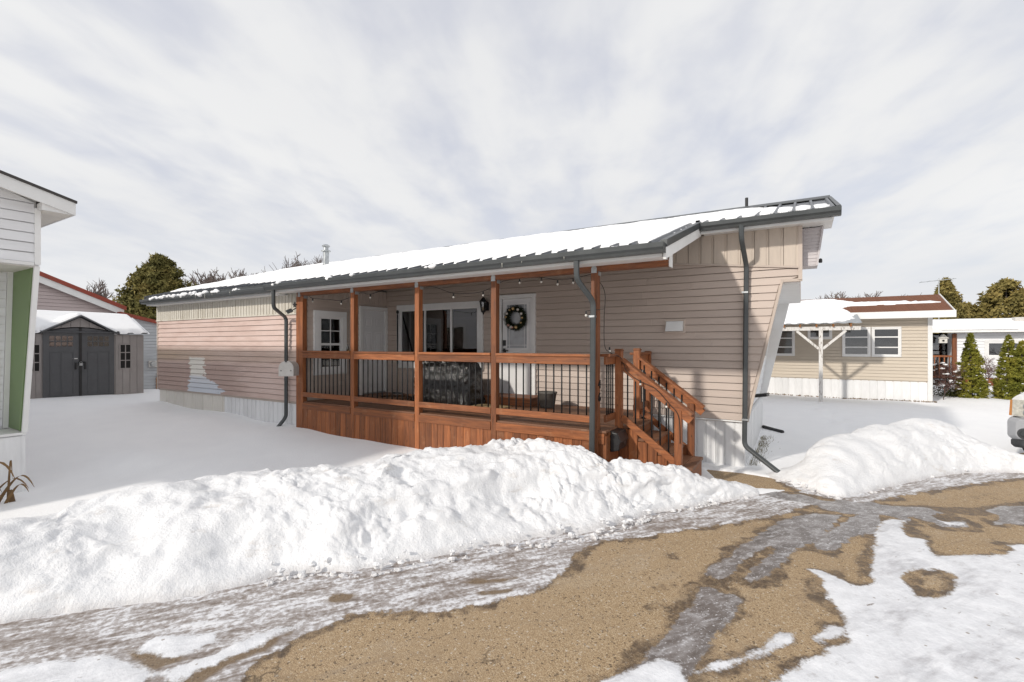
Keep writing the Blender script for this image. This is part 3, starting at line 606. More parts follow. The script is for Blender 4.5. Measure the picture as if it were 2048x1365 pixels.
def window(parent, P, u0, u1, z0, z1, trim, cols, rows, frame=.035, glass='window_glass', curtain=None, tm='white_trim', mull=.03, proud=.035, muntin=None):
    mb = MB(); t = trim
    for a in ((u0,u1,z1-t,z1),(u0,u1,z0,z0+t),(u0,u0+t,z0+t+.001,z1-t-.001),(u1-t,u1,z0+t+.001,z1-t-.001)): mb.pbox(P, *a, -.002, proud)
    w = mb.build('window', tm, parent, bevel=.004)
    iu0, iu1, iz0, iz1 = u0+t, u1-t, z0+t, z1-t
    MB().pbox(P, iu0, iu1, iz0, iz1, -.003, .0).build('interior', 'interior_dark', w)
    if curtain:
        for (a, b, cm) in curtain:
            c = MB(); n = 26; vs = []
            for k in range(n+1):
                u = a+(b-a)*k/n; dd = .006+.005*math.sin(k*1.9)+.002*math.sin(k*.7)
                vs += [P(u, iz0+.01, dd), P(u, iz1-.01, dd)]
            c.add(vs, [(2*k, 2*k+2, 2*k+3, 2*k+1) for k in range(n)]); c.build('curtain', cm, w, True)
    us = [iu0]+list(cols)+[iu1]; zs = [iz0]+list(rows)+[iz1]
    fr = MB(); f = frame
    for a in ((iu0,iu1,iz1-f,iz1),(iu0,iu1,iz0,iz0+f),(iu0,iu0+f,iz0+f,iz1-f),(iu1-f,iu1,iz0+f,iz1-f)): fr.pbox(P, *a, .004, proud-.008)
    fr.build('sash', 'white_paint', w)
    for c in cols: MB().pbox(P, c-mull/2, c+mull/2, iz0+f, iz1-f, .004, proud-.010).build('mullion', 'white_paint', w)
    for r in rows:
        for a, b in zip(us[:-1], us[1:]): MB().pbox(P, a+mull/2+.001, b-mull/2-.001, r-mull/2, r+mull/2, .004, proud-.012).build('rail', 'white_paint', w)
    for a, b in zip(us[:-1], us[1:]):
        for c, d in zip(zs[:-1], zs[1:]): MB().pbox(P, a+.004, b-.004, c+.004, d-.004, .014, .018).build('pane', glass, w)
    if muntin:
        for (kind, pos, a, b) in muntin:
            if kind == 'v': MB().pbox(P, pos-.008, pos+.008, a, b, .012, .022).build('muntin', 'white_paint', w)
            else: MB().pbox(P, a, b, pos-.008, pos+.008, .012, .0215).build('muntin', 'white_paint', w)
    return w
GUT = [(0,0),(.085,0),(.095,.03),(.118,.055),(.122,.105),(.112,.112),(.108,.10),(.10,.06),(.085,.035),(.078,.012),(.01,.012),(.01,.105),(0,.105)]
def gutter(parent, p, q, out, z, m='gutter_metal', sc=1.0):
    p, q, out = Vector(p), Vector(q), Vector(out)
    g = MB().prism(GUT, lambda a, b: p+out*a*sc+Vector((0,0,z+b*sc)), lambda a, b: q+out*a*sc+Vector((0,0,z+b*sc))).build('gutter', m, parent)
    d = (q-p).normalized()
    for c, s in ((p, -1), (q, 1)):
        MB().prism([(0,0),(.085,0),(.118,.055),(.122,.108),(0,.108)], lambda a, b: c+out*a*sc+Vector((0,0,z+b*sc))+d*s*.0005, lambda a, b: c+out*a*sc+Vector((0,0,z+b*sc))+d*s*.006).build('end_cap', m, g)
    return g
def text_mesh(s, size, extr):
    c = bpy.data.curves.new('digit', 'FONT'); c.body = s; c.size = size; c.extrude = extr; c.align_x = 'CENTER'
    o = bpy.data.objects.new('digit', c); COL.objects.link(o); bpy.context.view_layer.update()
    me = bpy.data.meshes.new_from_object(o.evaluated_get(bpy.context.evaluated_depsgraph_get())); bpy.data.objects.remove(o); bpy.data.curves.remove(c); return me

# ------------------------------------------------------------------ the taupe home
RZ = lambda y: 3.66 + .308*(y-7.6) if y <= 10 else 3.66 + .308*(12.4-y)       # roof surface
PW, XL, XR, XS, YS = 7.95, -14.3, -1.33, -8.76, 5.64
def slant(z): return -.69 + (z-.70)*(.455/2.08)
def taupe_home():
    H = thing('mobile_home', (-7, 9, 0), 'taupe sided mobile home with a snowy dark metal roof and brown porch', 'home')
    core = MB()
    prof = [(XL,.68),(-.82,.68),(-.50,2.76),(-.03,2.76),(-.03,3.4),(XL,3.4)]
    core.prism(prof, lambda x, z: (x, PW+.02, z), lambda x, z: (x, 11.98, z))
    core.prism([(PW+.02,3.41),(11.98,3.41),(11.98,3.60),(10,4.22),(PW+.02,3.60)], lambda y, z: (XL,y,z), lambda y, z: (-.03,y,z))
    wall = core.build('wall', 'taupe_trim', H)
    # front wall of the main body
    P = plane((0, PW, 0), (1,0,0), (0,-1,0))
    holes = [(-7.78,-5.51,1.38,2.69), (-5.07,-4.31,.5,2.79)]
    band = lambda x: 3.17-.111*(x+1.8)
    lap(wall, P, .71, 2.945, .1115, lambda z: -8.185, lambda z: (slant(z)-.045 if z < 2.76 else -.05), 'taupe_siding', holes, maxlen=3.7, seed=3)
    # wedge course under the sloping band, boards going on up behind it
    lap(wall, P, 2.945, 3.391, .1115, lambda z: -8.185, lambda z: min(-.05, -1.8-(z-3.17)/.111), 'taupe_siding', seed=5)
    Pb = plane((0, PW-.014, 0), (1,0,0), (0,-1,0))
    panels(wall, Pb, -2.1, -.045, .187, lambda u: band(u), lambda u: 3.545, 'taupe_panel', 'band_panel')
    MB().hexa([Pb(-2.1,band(-2.1)-.03,.022),Pb(-.04,band(-.04)-.03,.022),Pb(-.04,band(-.04)-.03,-.01),Pb(-2.1,band(-2.1)-.03,-.01),Pb(-2.1,band(-2.1),.022),Pb(-.04,band(-.04),.022),Pb(-.04,band(-.04),-.01),Pb(-2.1,band(-2.1),-.01)]).build('band_trim', 'taupe_trim', wall)
    t = MB(); t.pbox(P, -.05, .0, 2.78, 3.55, -.03, .03); t.build('corner_trim', 'taupe_trim', wall)
    # side fins of the raked end, white soffit under the nose
    fin = [(-.69,.70),(-.66,.70),(-.205,2.78),(-.235,2.78)]
    MB().prism([(x-.03, z) for x, z in fin], lambda x, z: (x,PW-.022,z), lambda x, z: (x,PW+.06,z)).build('fin_trim', 'taupe_trim', wall)
    MB().prism([(-.84,.70),(-.72,.70),(-.265,2.78),(-.52,2.78)], lambda x, z: (x,PW+.001,z), lambda x, z: (x,PW+.05,z)).build('fin', 'taupe_trim', wall)
    MB().prism([(-.84,.70),(-.69,.70),(-.235,2.78),(-.52,2.78)], lambda x, z: (x,11.90,z), lambda x, z: (x,11.99,z)).build('fin', 'white_trim', wall)
    MB().box((-.52,PW+.06,2.735),(-.035,11.9,2.762)).build('nose_soffit', 'white_trim', wall)
    MB().box((-.265,PW-.016,2.76),(.0,PW+.02,2.80)).build('nose_trim', 'taupe_trim', wall)
    # raked end wall
    ang = (.32/2.08); PE = lambda u, z, d=0: Vector((-.82+(z-.68)*ang+d, u, z))
    lap(wall, PE, .71, 1.55, .14, lambda z: PW+.06, lambda z: 11.88, 'white_siding', seed=8)
    lap(wall, PE, 2.25, 2.73, .12, lambda z: PW+.06, lambda z: 11.88, 'white_siding', seed=9)
    window(H, PE, PW+.5, 11.4, 1.53, 2.27, .06, [9.5, 10.7], [], glass='window_glass')
    fl = MB(); fl.bar((-.70,8.7,1.02),(-.47,8.66,1.06), .16, .05); tag(fl.build('wall_bracket', 'black_plastic', H), 'small black ledge sticking out of the raked end')
    # visor over the raked end
    v = MB().prism([(.0,2.985),(.185,2.985),(.255,3.53),(.0,3.53)], lambda x, z: (x,8.10,z), lambda x, z: (x,8.42,z)).build('visor', 'lilac_siding', H)
    PV = plane((0, 8.10, 0), (1,0,0), (0,-1,0))
    lap(v, PV, 2.99, 3.52, .048, lambda z: .012, lambda z: .165+(z-2.985)*.128, 'lilac_siding', proud=.008)
    MB().prism([(.165,2.985),(.19,2.985),(.262,3.53),(.235,3.53)], lambda x, z: (x,8.075,z), lambda x, z: (x,8.10,z)).build('visor_trim', 'lilac_siding', v)
    MB().lathe([(.0,0),(.02,.0),(.024,.02),(.02,.055),(0,.065)], (.222,8.16,3.03), 10).build('marker_lamp', 'black_plastic', v)
    # skirting
    PS = plane((0, PW+.035, 0), (1,0,0), (0,-1,0)); sk = MB().box((-1.9,PW+.04,-.08),(-.80,11.9,.69)).build('skirting', 'white_skirt', H)
    MB().box((XL+.05,PW+.04,-.08),(-1.91,11.9,.69)).build('skirting', 'white_skirt', H)
    panels(sk, PS, -2.1, -.74, .135, lambda u: -.06, lambda u: .695, 'white_skirt', 'skirt_panel', d=.009)
    PSE = plane((-.795, 0, 0), (0,1,0), (1,0,0)); panels(sk, PSE, PW+.03, 11.92, .3, lambda u: -.06, lambda u: .70, 'white_skirt', 'skirt_panel', d=.05)
    MB().box((-2.1,PW-.02,.692),(-.715,PW+.04,.712)).build('starter_strip', 'white_trim', sk)
    # left room that stands forward, level with the porch front
    YF = 5.88
    rm = MB().box((XL,YF+.02,.68),(-8.2,PW+.02,3.05)).build('room_wall', 'taupe_trim', H)
    PL = plane((0, YF, 0), (1,0,0), (0,-1,0))
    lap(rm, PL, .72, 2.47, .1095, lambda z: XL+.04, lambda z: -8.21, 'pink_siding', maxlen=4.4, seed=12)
    MB().pbox(PL, XL-.01, XL+.04, .70, 2.47, -.02, .022).build('corner_trim', 'taupe_trim', rm)
    panels(rm, plane((0,YF-.012,0),(1,0,0),(0,-1,0)), XL-.02, -8.21, .105, lambda u: 2.475, lambda u: 2.90, 'cream_band', 'band_panel', gap=.008)
    MB().pbox(PL, XL-.025, -8.21, 2.448, 2.474, -.01, .034).build('band_trim', 'cream_band', rm)
    PI = plane((-8.2, 0, 0), (0,1,0), (1,0,0))
    lap(rm, PI, .78, 2.72, .1115, lambda z: YF, lambda z: PW-.02, 'taupe_siding', [(6.05,6.74,1.3,2.48), (7.18,7.93,.5,2.66)], seed=14)
    panels(rm, plane((-8.188,0,0),(0,1,0),(1,0,0)), YF, PW-.02, .12, lambda u: 2.74, lambda u: 3.04, 'taupe_siding', 'band_panel')
    MB().pbox(PI, 6.62, 6.72, 1.02, 1.10, .014, .05).build('outlet_box', 'taupe_trim', rm)
    skl = MB().box((XL+.03,YF+.05,-.06),(-8.22,PW,.69)).build('skirting', 'cream_skirt', H)
    panels(skl, plane((0,YF+.045,0),(1,0,0),(0,-1,0)), XL+.02, -11.2, .42, lambda u: -.05, lambda u: .715, 'cream_skirt', 'skirt_panel', d=.01)
    panels(skl, plane((0,YF+.045,0),(1,0,0),(0,-1,0)), -11.195, -8.24, .155, lambda u: -.05, lambda u: .715, 'white_skirt', 'skirt_panel', d=.01)
    # roof -------------------------------------------------------------
    YE = 5.50; rf = MB(); T = .07
    def slab(x0, x1, y0, y1): rf.hexa([(x0,y0,RZ(y0)-T),(x1,y0,RZ(y0)-T),(x1,y1,RZ(y1)-T),(x0,y1,RZ(y1)-T),(x0,y0,RZ(y0)),(x1,y0,RZ(y0)),(x1,y1,RZ(y1)),(x0,y1,RZ(y1))])
    slab(XL-.05, XS, YS, 7.6); slab(XS+.0005, XR, YE, 7.6); slab(XL-.05, .40, 7.6005, 9.9995); slab(XL-.05, .16, 10.0005, 12.4)
    roof = rf.build('roof', 'roof_metal', H)
    def rib_mesh(y0, y1):
        nrm = Vector((0,-.308,1)).normalized(); a, b = Vector((0,y0,RZ(y0)))-Vector((0,y0,RZ(y0))), Vector((0,y1-y0,RZ(y1)-RZ(y0)))
        r = MB(); vs = []
        for p in (a, b):
            for x, h in ((-.030,0),(-.014,.028),(.014,.028),(.030,0)): vs.append(p+Vector((x,0,0))+nrm*(h+.0015))
        r.add(vs, [(0,1,5,4),(1,2,6,5),(2,3,7,6),(0,3,2,1),(4,5,6,7),(3,0,4,7)])
        me = bpy.data.meshes.new('roof_rib'); me.from_pydata([tuple(v) for v in r.v], [], r.f); me.materials.append(MAT['roof_metal']); return me
    r1, r2, r3 = rib_mesh(YE-.035, 9.9), rib_mesh(7.565, 9.9), rib_mesh(YS-.035, 9.9); x = XL+.02; k = 0
    while x < .38:
        lng = x < XR-.03; sh = x < XS+.03; y0 = YS-.035 if sh else (YE-.035 if lng else 7.565)
        inst('roof_rib', r3 if sh else (r1 if lng else r2), (x, y0, RZ(y0)), roof); x += .2286
    cap = MB(); cap.hexa([(XL-.05,9.80,RZ(9.8)+.022),(.41,9.80,RZ(9.8)+.022),(.41,10,RZ(10)+.03),(XL-.05,10,RZ(10)+.03),(XL-.05,9.80,RZ(9.8)+.034),(.41,9.80,RZ(9.8)+.034),(.41,10,RZ(10)+.06),(XL-.05,10,RZ(10)+.06)])
    cap.hexa([(XL-.05,10.0005,RZ(10)+.03),(.41,10.0005,RZ(10)+.03),(.41,10.2,RZ(10.2)+.022),(XL-.05,10.2,RZ(10.2)+.022),(XL-.05,10.0005,RZ(10)+.06),(.41,10.0005,RZ(10)+.06),(.41,10.2,RZ(10.2)+.034),(XL-.05,10.2,RZ(10.2)+.034)])
    cap.build('ridge_cap', 'dark_metal', roof)
    # rake trims (end of the main roof, end of the porch roof)
    def rake(x, y0, y1, h0, h1, w, m, nm): MB().hexa([(x-w/2,y0,RZ(y0)+h0),(x+w/2,y0,RZ(y0)+h0),(x+w/2,y1,RZ(y1)+h0),(x-w/2,y1,RZ(y1)+h0),(x-w/2,y0,RZ(y0)+h1),(x+w/2,y0,RZ(y0)+h1),(x+w/2,y1,RZ(y1)+h1),(x-w/2,y1,RZ(y1)+h1)]).build(nm, m, roof)
    rake(.405, 7.56, 9.99, -.09, .035, .05, 'dark_metal', 'rake_trim'); rake(.14, 12.4, 10.01, -.09, .035, .05, 'dark_metal', 'rake_trim')
    rake(XR+.005, 5.47, 7.585, -.05, .035, .07, 'dark_metal', 'rake_trim'); rake(XR+.012, 5.47, 7.64, -.185, -.052, .03, 'white_trim', 'rake_board')
    rake(XL-.05, 5.60, 9.99, -.12, .03, .04, 'dark_metal', 'rake_trim')
    # eaves: drip edges, fascia, soffits
    MB().box((XR-.0,7.565,3.575),(.40,7.598,3.668)).build('drip_edge', 'dark_metal', roof)
    MB().box((XS,5.472,2.935),(XR-.06,5.498,3.012)).build('drip_edge', 'gutter_metal', roof); MB().box((XL-.05,YS-.028,2.95),(XS-.001,YS-.002,3.052)).build('drip_edge', 'gutter_metal', roof)
    MB().box((XS,5.50,2.852),(XR-.02,5.53,2.932)).build('fascia', 'white_trim', roof); MB().box((XL-.04,YS,2.835),(XS-.001,YS+.03,2.975)).build('fascia', 'white_trim', roof)
    MB().box((XS,5.531,2.855),(XR-.02,5.75,2.872)).build('soffit', 'white_trim', roof)
    MB().box((XL-.04,YS+.031,2.838),(XS-.001,5.865,2.853)).build('soffit', 'white_trim', roof)
    MB().box((XR+.03,7.6,3.545),(.36,PW+.4,3.57)).build('soffit', 'white_trim', roof)
    MB().box((XR+.03,7.570,3.50),(.34,7.599,3.572)).build('fascia', 'white_trim', roof)
    gutter(H, (XS-.02,5.471,0), (XR+.02,5.471,0), (0,-1,0), 2.885); gutter(H, (XL-.06,YS-.03,0), (XS-.03,YS-.03,0), (0,-1,0), 2.872, sc=.95)
    gutter(H, (XR+.045,7.564,0), (.425,7.564,0), (0,-1,0), 3.535)
    # downspouts
    def spout(pts, label=None):
        d = MB().rtube(pts, .068, .052, (1,.25,0)).build('downspout', 'gutter_metal', H, bevel=.003); return d
    def bend(pts, r=.07, n=4):
        pts = [Vector(p) for p in pts]; out = [pts[0]]
        for i in range(1, len(pts)-1):
            a, b, c = pts[i-1], pts[i], pts[i+1]; d1, d2 = (a-b).normalized(), (c-b).normalized()
            for k in range(n+1):
                t = k/n; out.append((b+d1*r)*(1-t)**2 + b*2*t*(1-t) + (b+d2*r)*t*t)
        return out+[pts[-1]]
    s1 = spout(bend([(-8.56,5.42,2.90),(-8.56,5.42,2.56),(-8.72,5.79,2.38),(-8.74,5.80,.42),(-8.76,5.60,.20)]))
    s2 = spout(bend([(-2.36,5.42,2.91),(-2.36,5.42,2.66),(-2.24,5.66,2.40),(-2.26,5.66,.25)]))
    s3 = spout(bend([(-.74,7.50,3.56),(-.74,7.50,3.36),(-.71,7.88,3.02),(-.735,7.87,.36),(-.28,7.66,.07)]))
    for s, z in ((s2, 2.2), (s3, 2.62), (s3, .735)):
        x, y = (-2.255, 5.66) if s is s2 else (-.728, 7.87)
        MB().box((x-.042,y-.032,z),(x+.042,y+.04,z+.025)).build('strap', 'galvanised', s)
    # roof pipes
    c = MB().lathe([(.078,-.1),(.078,.30),(.082,.30),(.082,.42),(.13,.425),(.13,.45),(.07,.47),(.065,.55),(.105,.555),(.11,.585),(.06,.62),(.0,.63)], (-11.43,8.8,RZ(8.8)), 18).build('flue_pipe', 'galvanised', H, False)
    MB().lathe([(.17,.0),(.17,.012),(.09,.05)], (-11.43,8.8,RZ(8.8)), 18).build('flashing', 'dark_metal', c)
    MB().lathe([(.028,-.1),(.028,.36),(.0,.361)], (-.92,10.25,RZ(10.25)), 12).build('vent_pipe', 'black_plastic', H)
    # windows and doors ---------------------------------------------------
    Pw = plane((0, PW-.005, 0), (1,0,0), (0,-1,0))
    window(H, Pw, -7.83, -5.47, 1.33, 2.735, .115, [-7.0, -6.28], [], .03, curtain=[(-7.70,-7.05,'curtain'), (-5.75,-5.60,'curtain'), (-6.62,-6.3,'curtain')], mull=.045, proud=.045)
    Pi = plane((-8.195, 0, 0), (0,1,0), (1,0,0))
    window(H, Pi, 6.01, 6.79, 1.25, 2.53, .12, [], [1.86], .04, proud=.045, mull=.045, curtain=[(6.52,6.65,'curtain_pale')], muntin=[('v',6.40,1.38,2.40),('h',2.13,6.16,6.64),('h',1.62,6.16,6.64)])
    def door_frame(P, u0, u1, z0, z1, w=.075):
        f = MB(); f.pbox(P,u0,u0+w,z0,z1,-.01,.05); f.pbox(P,u1-w,u1,z0,z1,-.01,.05); f.pbox(P,u0+w+.0005,u1-w-.0005,z1-w,z1,-.01,.05); return f
    # six panel door on the side of the room
    d = MB().pbox(Pi, 7.22, 7.86, .80, 2.61, -.004, .012).build('door', 'door_white', H)
    door_frame(Pi, 7.14, 7.945, .765, 2.69).build('door_frame', 'white_trim', d, bevel=.004)
    for a, b in ((7.29,7.50),(7.58,7.79)):
        for z0, z1 in ((.92,1.50),(1.60,2.14),(2.23,2.47)):
            p = MB()
            for q in ((a,b,z1-.02,z1),(a,b,z0,z0+.02),(a,a+.02,z0,z1),(b-.02,b,z0,z1)): p.pbox(Pi, *q, .013, .019)
            p.pbox(Pi, a+.05, b-.05, z0+.05, z1-.05, .013, .020); p.build('door_panel', 'door_white', d, bevel=.003)
    MB().pbox(Pi, 7.225, 7.86, .768, .80, -.004, .06).build('threshold', 'galvanised', d)
    # front door with glazed upper half
    d = MB().pbox(Pw, -5.01, -4.37, .90, 2.735, -.004, .014).build('door', 'door_white', H); tag(d, 'white front door with leaded glass and a wreath')
    door_frame(Pw, -5.10, -4.28, .765, 2.815).build('door_frame', 'white_trim', d, bevel=.004)
    g = MB()
    for q in ((-4.96,-4.42,2.62,2.67),(-4.96,-4.42,1.74,1.79),(-4.96,-4.91,1.79,2.62),(-4.47,-4.42,1.79,2.62)): g.pbox(Pw, *q, .0145, .030)
    g.build('glass_frame', 'door_white', d, bevel=.004)
    MB().pbox(Pw, -4.91, -4.47, 1.79, 2.62, .015, .018).build('glass', 'frosted_glass', d)
    for q in ((-4.86,-4.853,1.79,2.62),(-4.527,-4.52,1.79,2.62),(-4.91,-4.47,1.84,1.847),(-4.91,-4.47,2.563,2.57)): MB().pbox(Pw, *q, .018, .022).build('leading', 'white_paint', d)
    MB().pbox(Pw, -5.0, -4.93, 1.83, 1.94, .014, .035).build('keypad_lock', 'black_plastic', d, bevel=.005)
    lv = MB(); lv.pbox(Pw, -4.995, -4.935, 1.70, 1.78, .014, .03); lv.pbox(Pw, -4.985, -4.865, 1.73, 1.75, .05, .065); lv.pbox(Pw, -4.985, -4.965, 1.73, 1.75, .03, .05); lv.build('handle', 'black_plastic', d)
    MB().pbox(Pw, -5.02, -4.36, .77, .895, -.004, .06).build('threshold', 'white_trim', d)
    # dryer vent hood
    f = MB()
    for q in ((-1.91,-1.59,2.235,2.26),(-1.91,-1.59,2.04,2.065),(-1.91,-1.885,2.065,2.235),(-1.615,-1.59,2.065,2.235)): f.pbox(P, *q, .004, .028)
    vh = f.build('vent_hood', 'taupe_trim', H); tag(vh, 'white louvred vent hood on the taupe wall')
    MB().hexa([P(-1.88,2.07,.12),P(-1.62,2.07,.12),P(-1.62,2.07,.004),P(-1.88,2.07,.004),P(-1.88,2.23,.035),P(-1.62,2.23,.035),P(-1.62,2.23,.004),P(-1.88,2.23,.004)]).build('hood', 'white_trim', vh)
    # two loose gutter outlets and lamp at the corner of the room
    return H
HOME = taupe_home()

# ------------------------------------------------------------------ snow lying on the taupe roof
def roof_snow():
    xs = np.arange(-14.34, .36, .028); ys = np.arange(5.40, 10.0, .03); X, Y = np.meshgrid(xs, ys)
    surf = 3.66 + .308*(Y-7.6)
    # distance above the eave where the snow starts
    n = .09*fbm(X*1.3, 0*X, 2., 3); n2 = .045*fbm(X*5, Y*5, 5., 3)
    e = np.where(X < XR, 5.53, 7.72) + n*.6 + .085
    e = e + np.where(X < XS, YS-5.5, 0)
    e = e + np.where(X < -9.6, .22 + .18*fbm(X*1.6, 0*X, 8., 3), 0)*sst(-9.6, -10.6, X)
    rib = np.abs(((X-XL-.02)/.2286+.5) % 1-.5)*.2286          # distance to a rib
    e = e + .05*(1-sst(.0, .05, rib))*np.where(X < -9, .7, 1)
    d = Y-e+n2
    top = 9.84+.10*fbm(X*1.4, 0*X, 4., 3)
    # right end: only pans between the ribs hold snow
    thin = sst(-1.0, -.2, X); top = top - thin*(.55+.55*sst(-.5, .2, X)) + thin*.2*fbm(X*2.2, 0*X, 6., 2); top = top - .8*sst(.30, .37, X)*1
    d = np.minimum(d, top-Y+n2*.6)
    d = d - thin*.16*(1-sst(.03, .085, rib))
    # rake strip of the porch roof is blown clear
    clear = np.minimum(XR-.10-X + .25*(7.9-Y)*0, 99); cl = np.where(Y < 7.75, clear - .10*np.abs(fbm(Y*2, X*2, 1., 2)), 9)
    d = np.minimum(d, cl)
    d = np.minimum(d, X-(XL+.10)+.2*fbm(Y*2, 0*X, 3., 2))
    bare = .14*fbm(X*.9+3, Y*2.2, 9., 3) - .07; d = d - np.where((X < -10.5), np.clip(bare, 0, 1)*2.2*sst(9.2, 9.9, Y), 0)
    hole = np.hypot((X+11.43)/1.0, (Y-8.72)/1.3)-.15; d = np.minimum(d, hole)
    depth = (.046+.025*sst(-2, -6, X)-.030*thin)*(.6*sst(0, .05, d)+.4*sst(.03, .2, d))*(1+.22*fbm(X*2, Y*2, 1., 3)) + .006*fbm(X*9, Y*9, 2., 2)*sst(0, .05, d)
    Z = np.where(d > -.0, surf + depth + .004, surf - .045)
    keep = d > -.06; ny, nx = X.shape; idx = -np.ones(X.size, int); k = keep.reshape(-1); idx[k] = np.arange(k.sum())
    I = idx.reshape(ny, nx); f = np.stack([I[:-1,:-1], I[:-1,1:], I[1:,1:], I[1:,:-1]], -1).reshape(-1, 4); f = f[(f >= 0).all(1)]
    v = np.stack([X, Y, Z], -1).reshape(-1, 3)[k]
    me = bpy.data.meshes.new('roof_snow'); me.from_pydata(v.tolist(), [], f.tolist()); me.polygons.foreach_set('use_smooth', [True]*len(me.polygons)); me.materials.append(MAT['roof_snow_mat'])
    o = bpy.data.objects.new('roof_snow', me); COL.objects.link(o); tag(o, 'blanket of snow on the dark roof of the taupe home', kind='stuff')
    # clods of slid snow hanging on the gutter
    rs = random.Random(9); mb = MB()
    spots = [(-4.62, .075), (-6.95, .085), (-6.35, .05), (-8.4, .06), (-7.9,.045), (-1.9,.05)] + [(rs.uniform(-13.8,-9.6), rs.uniform(.04,.11)) for _ in range(22)]
    for x, r in spots:
        for q in range(5):
            mb.ball((x+rs.uniform(-1.3,1.3)*r, (5.40 if x > XS else 5.545)+rs.uniform(-.05,.05), 2.985+rs.uniform(-.3,.4)*r), r*rs.uniform(.4,.85), 9, 6, (1.25, .75, rs.uniform(.5,.8)))
    tag(mb.build('gutter_snow', 'roof_snow_mat', None, True), 'clods of slid snow caught on the gutter', kind='stuff')
    ic = MB()
    for x, l in ((-11.6,.09),(-11.2,.14),(-10.9,.07),(-10.2,.08),(-3.4,.10),(-3.1,.06),(-2.5,.07)): y = 5.36 if x > XS else 5.50; ic.tube([(x,y,2.97),(x,y,2.97-l*.6),(x,y,2.97-l)], [.007,.005,.001], 6)
    tag(ic.build('icicles', 'lamp_lens', None, True), 'thin icicles hanging off the gutter', kind='stuff')
roof_snow()

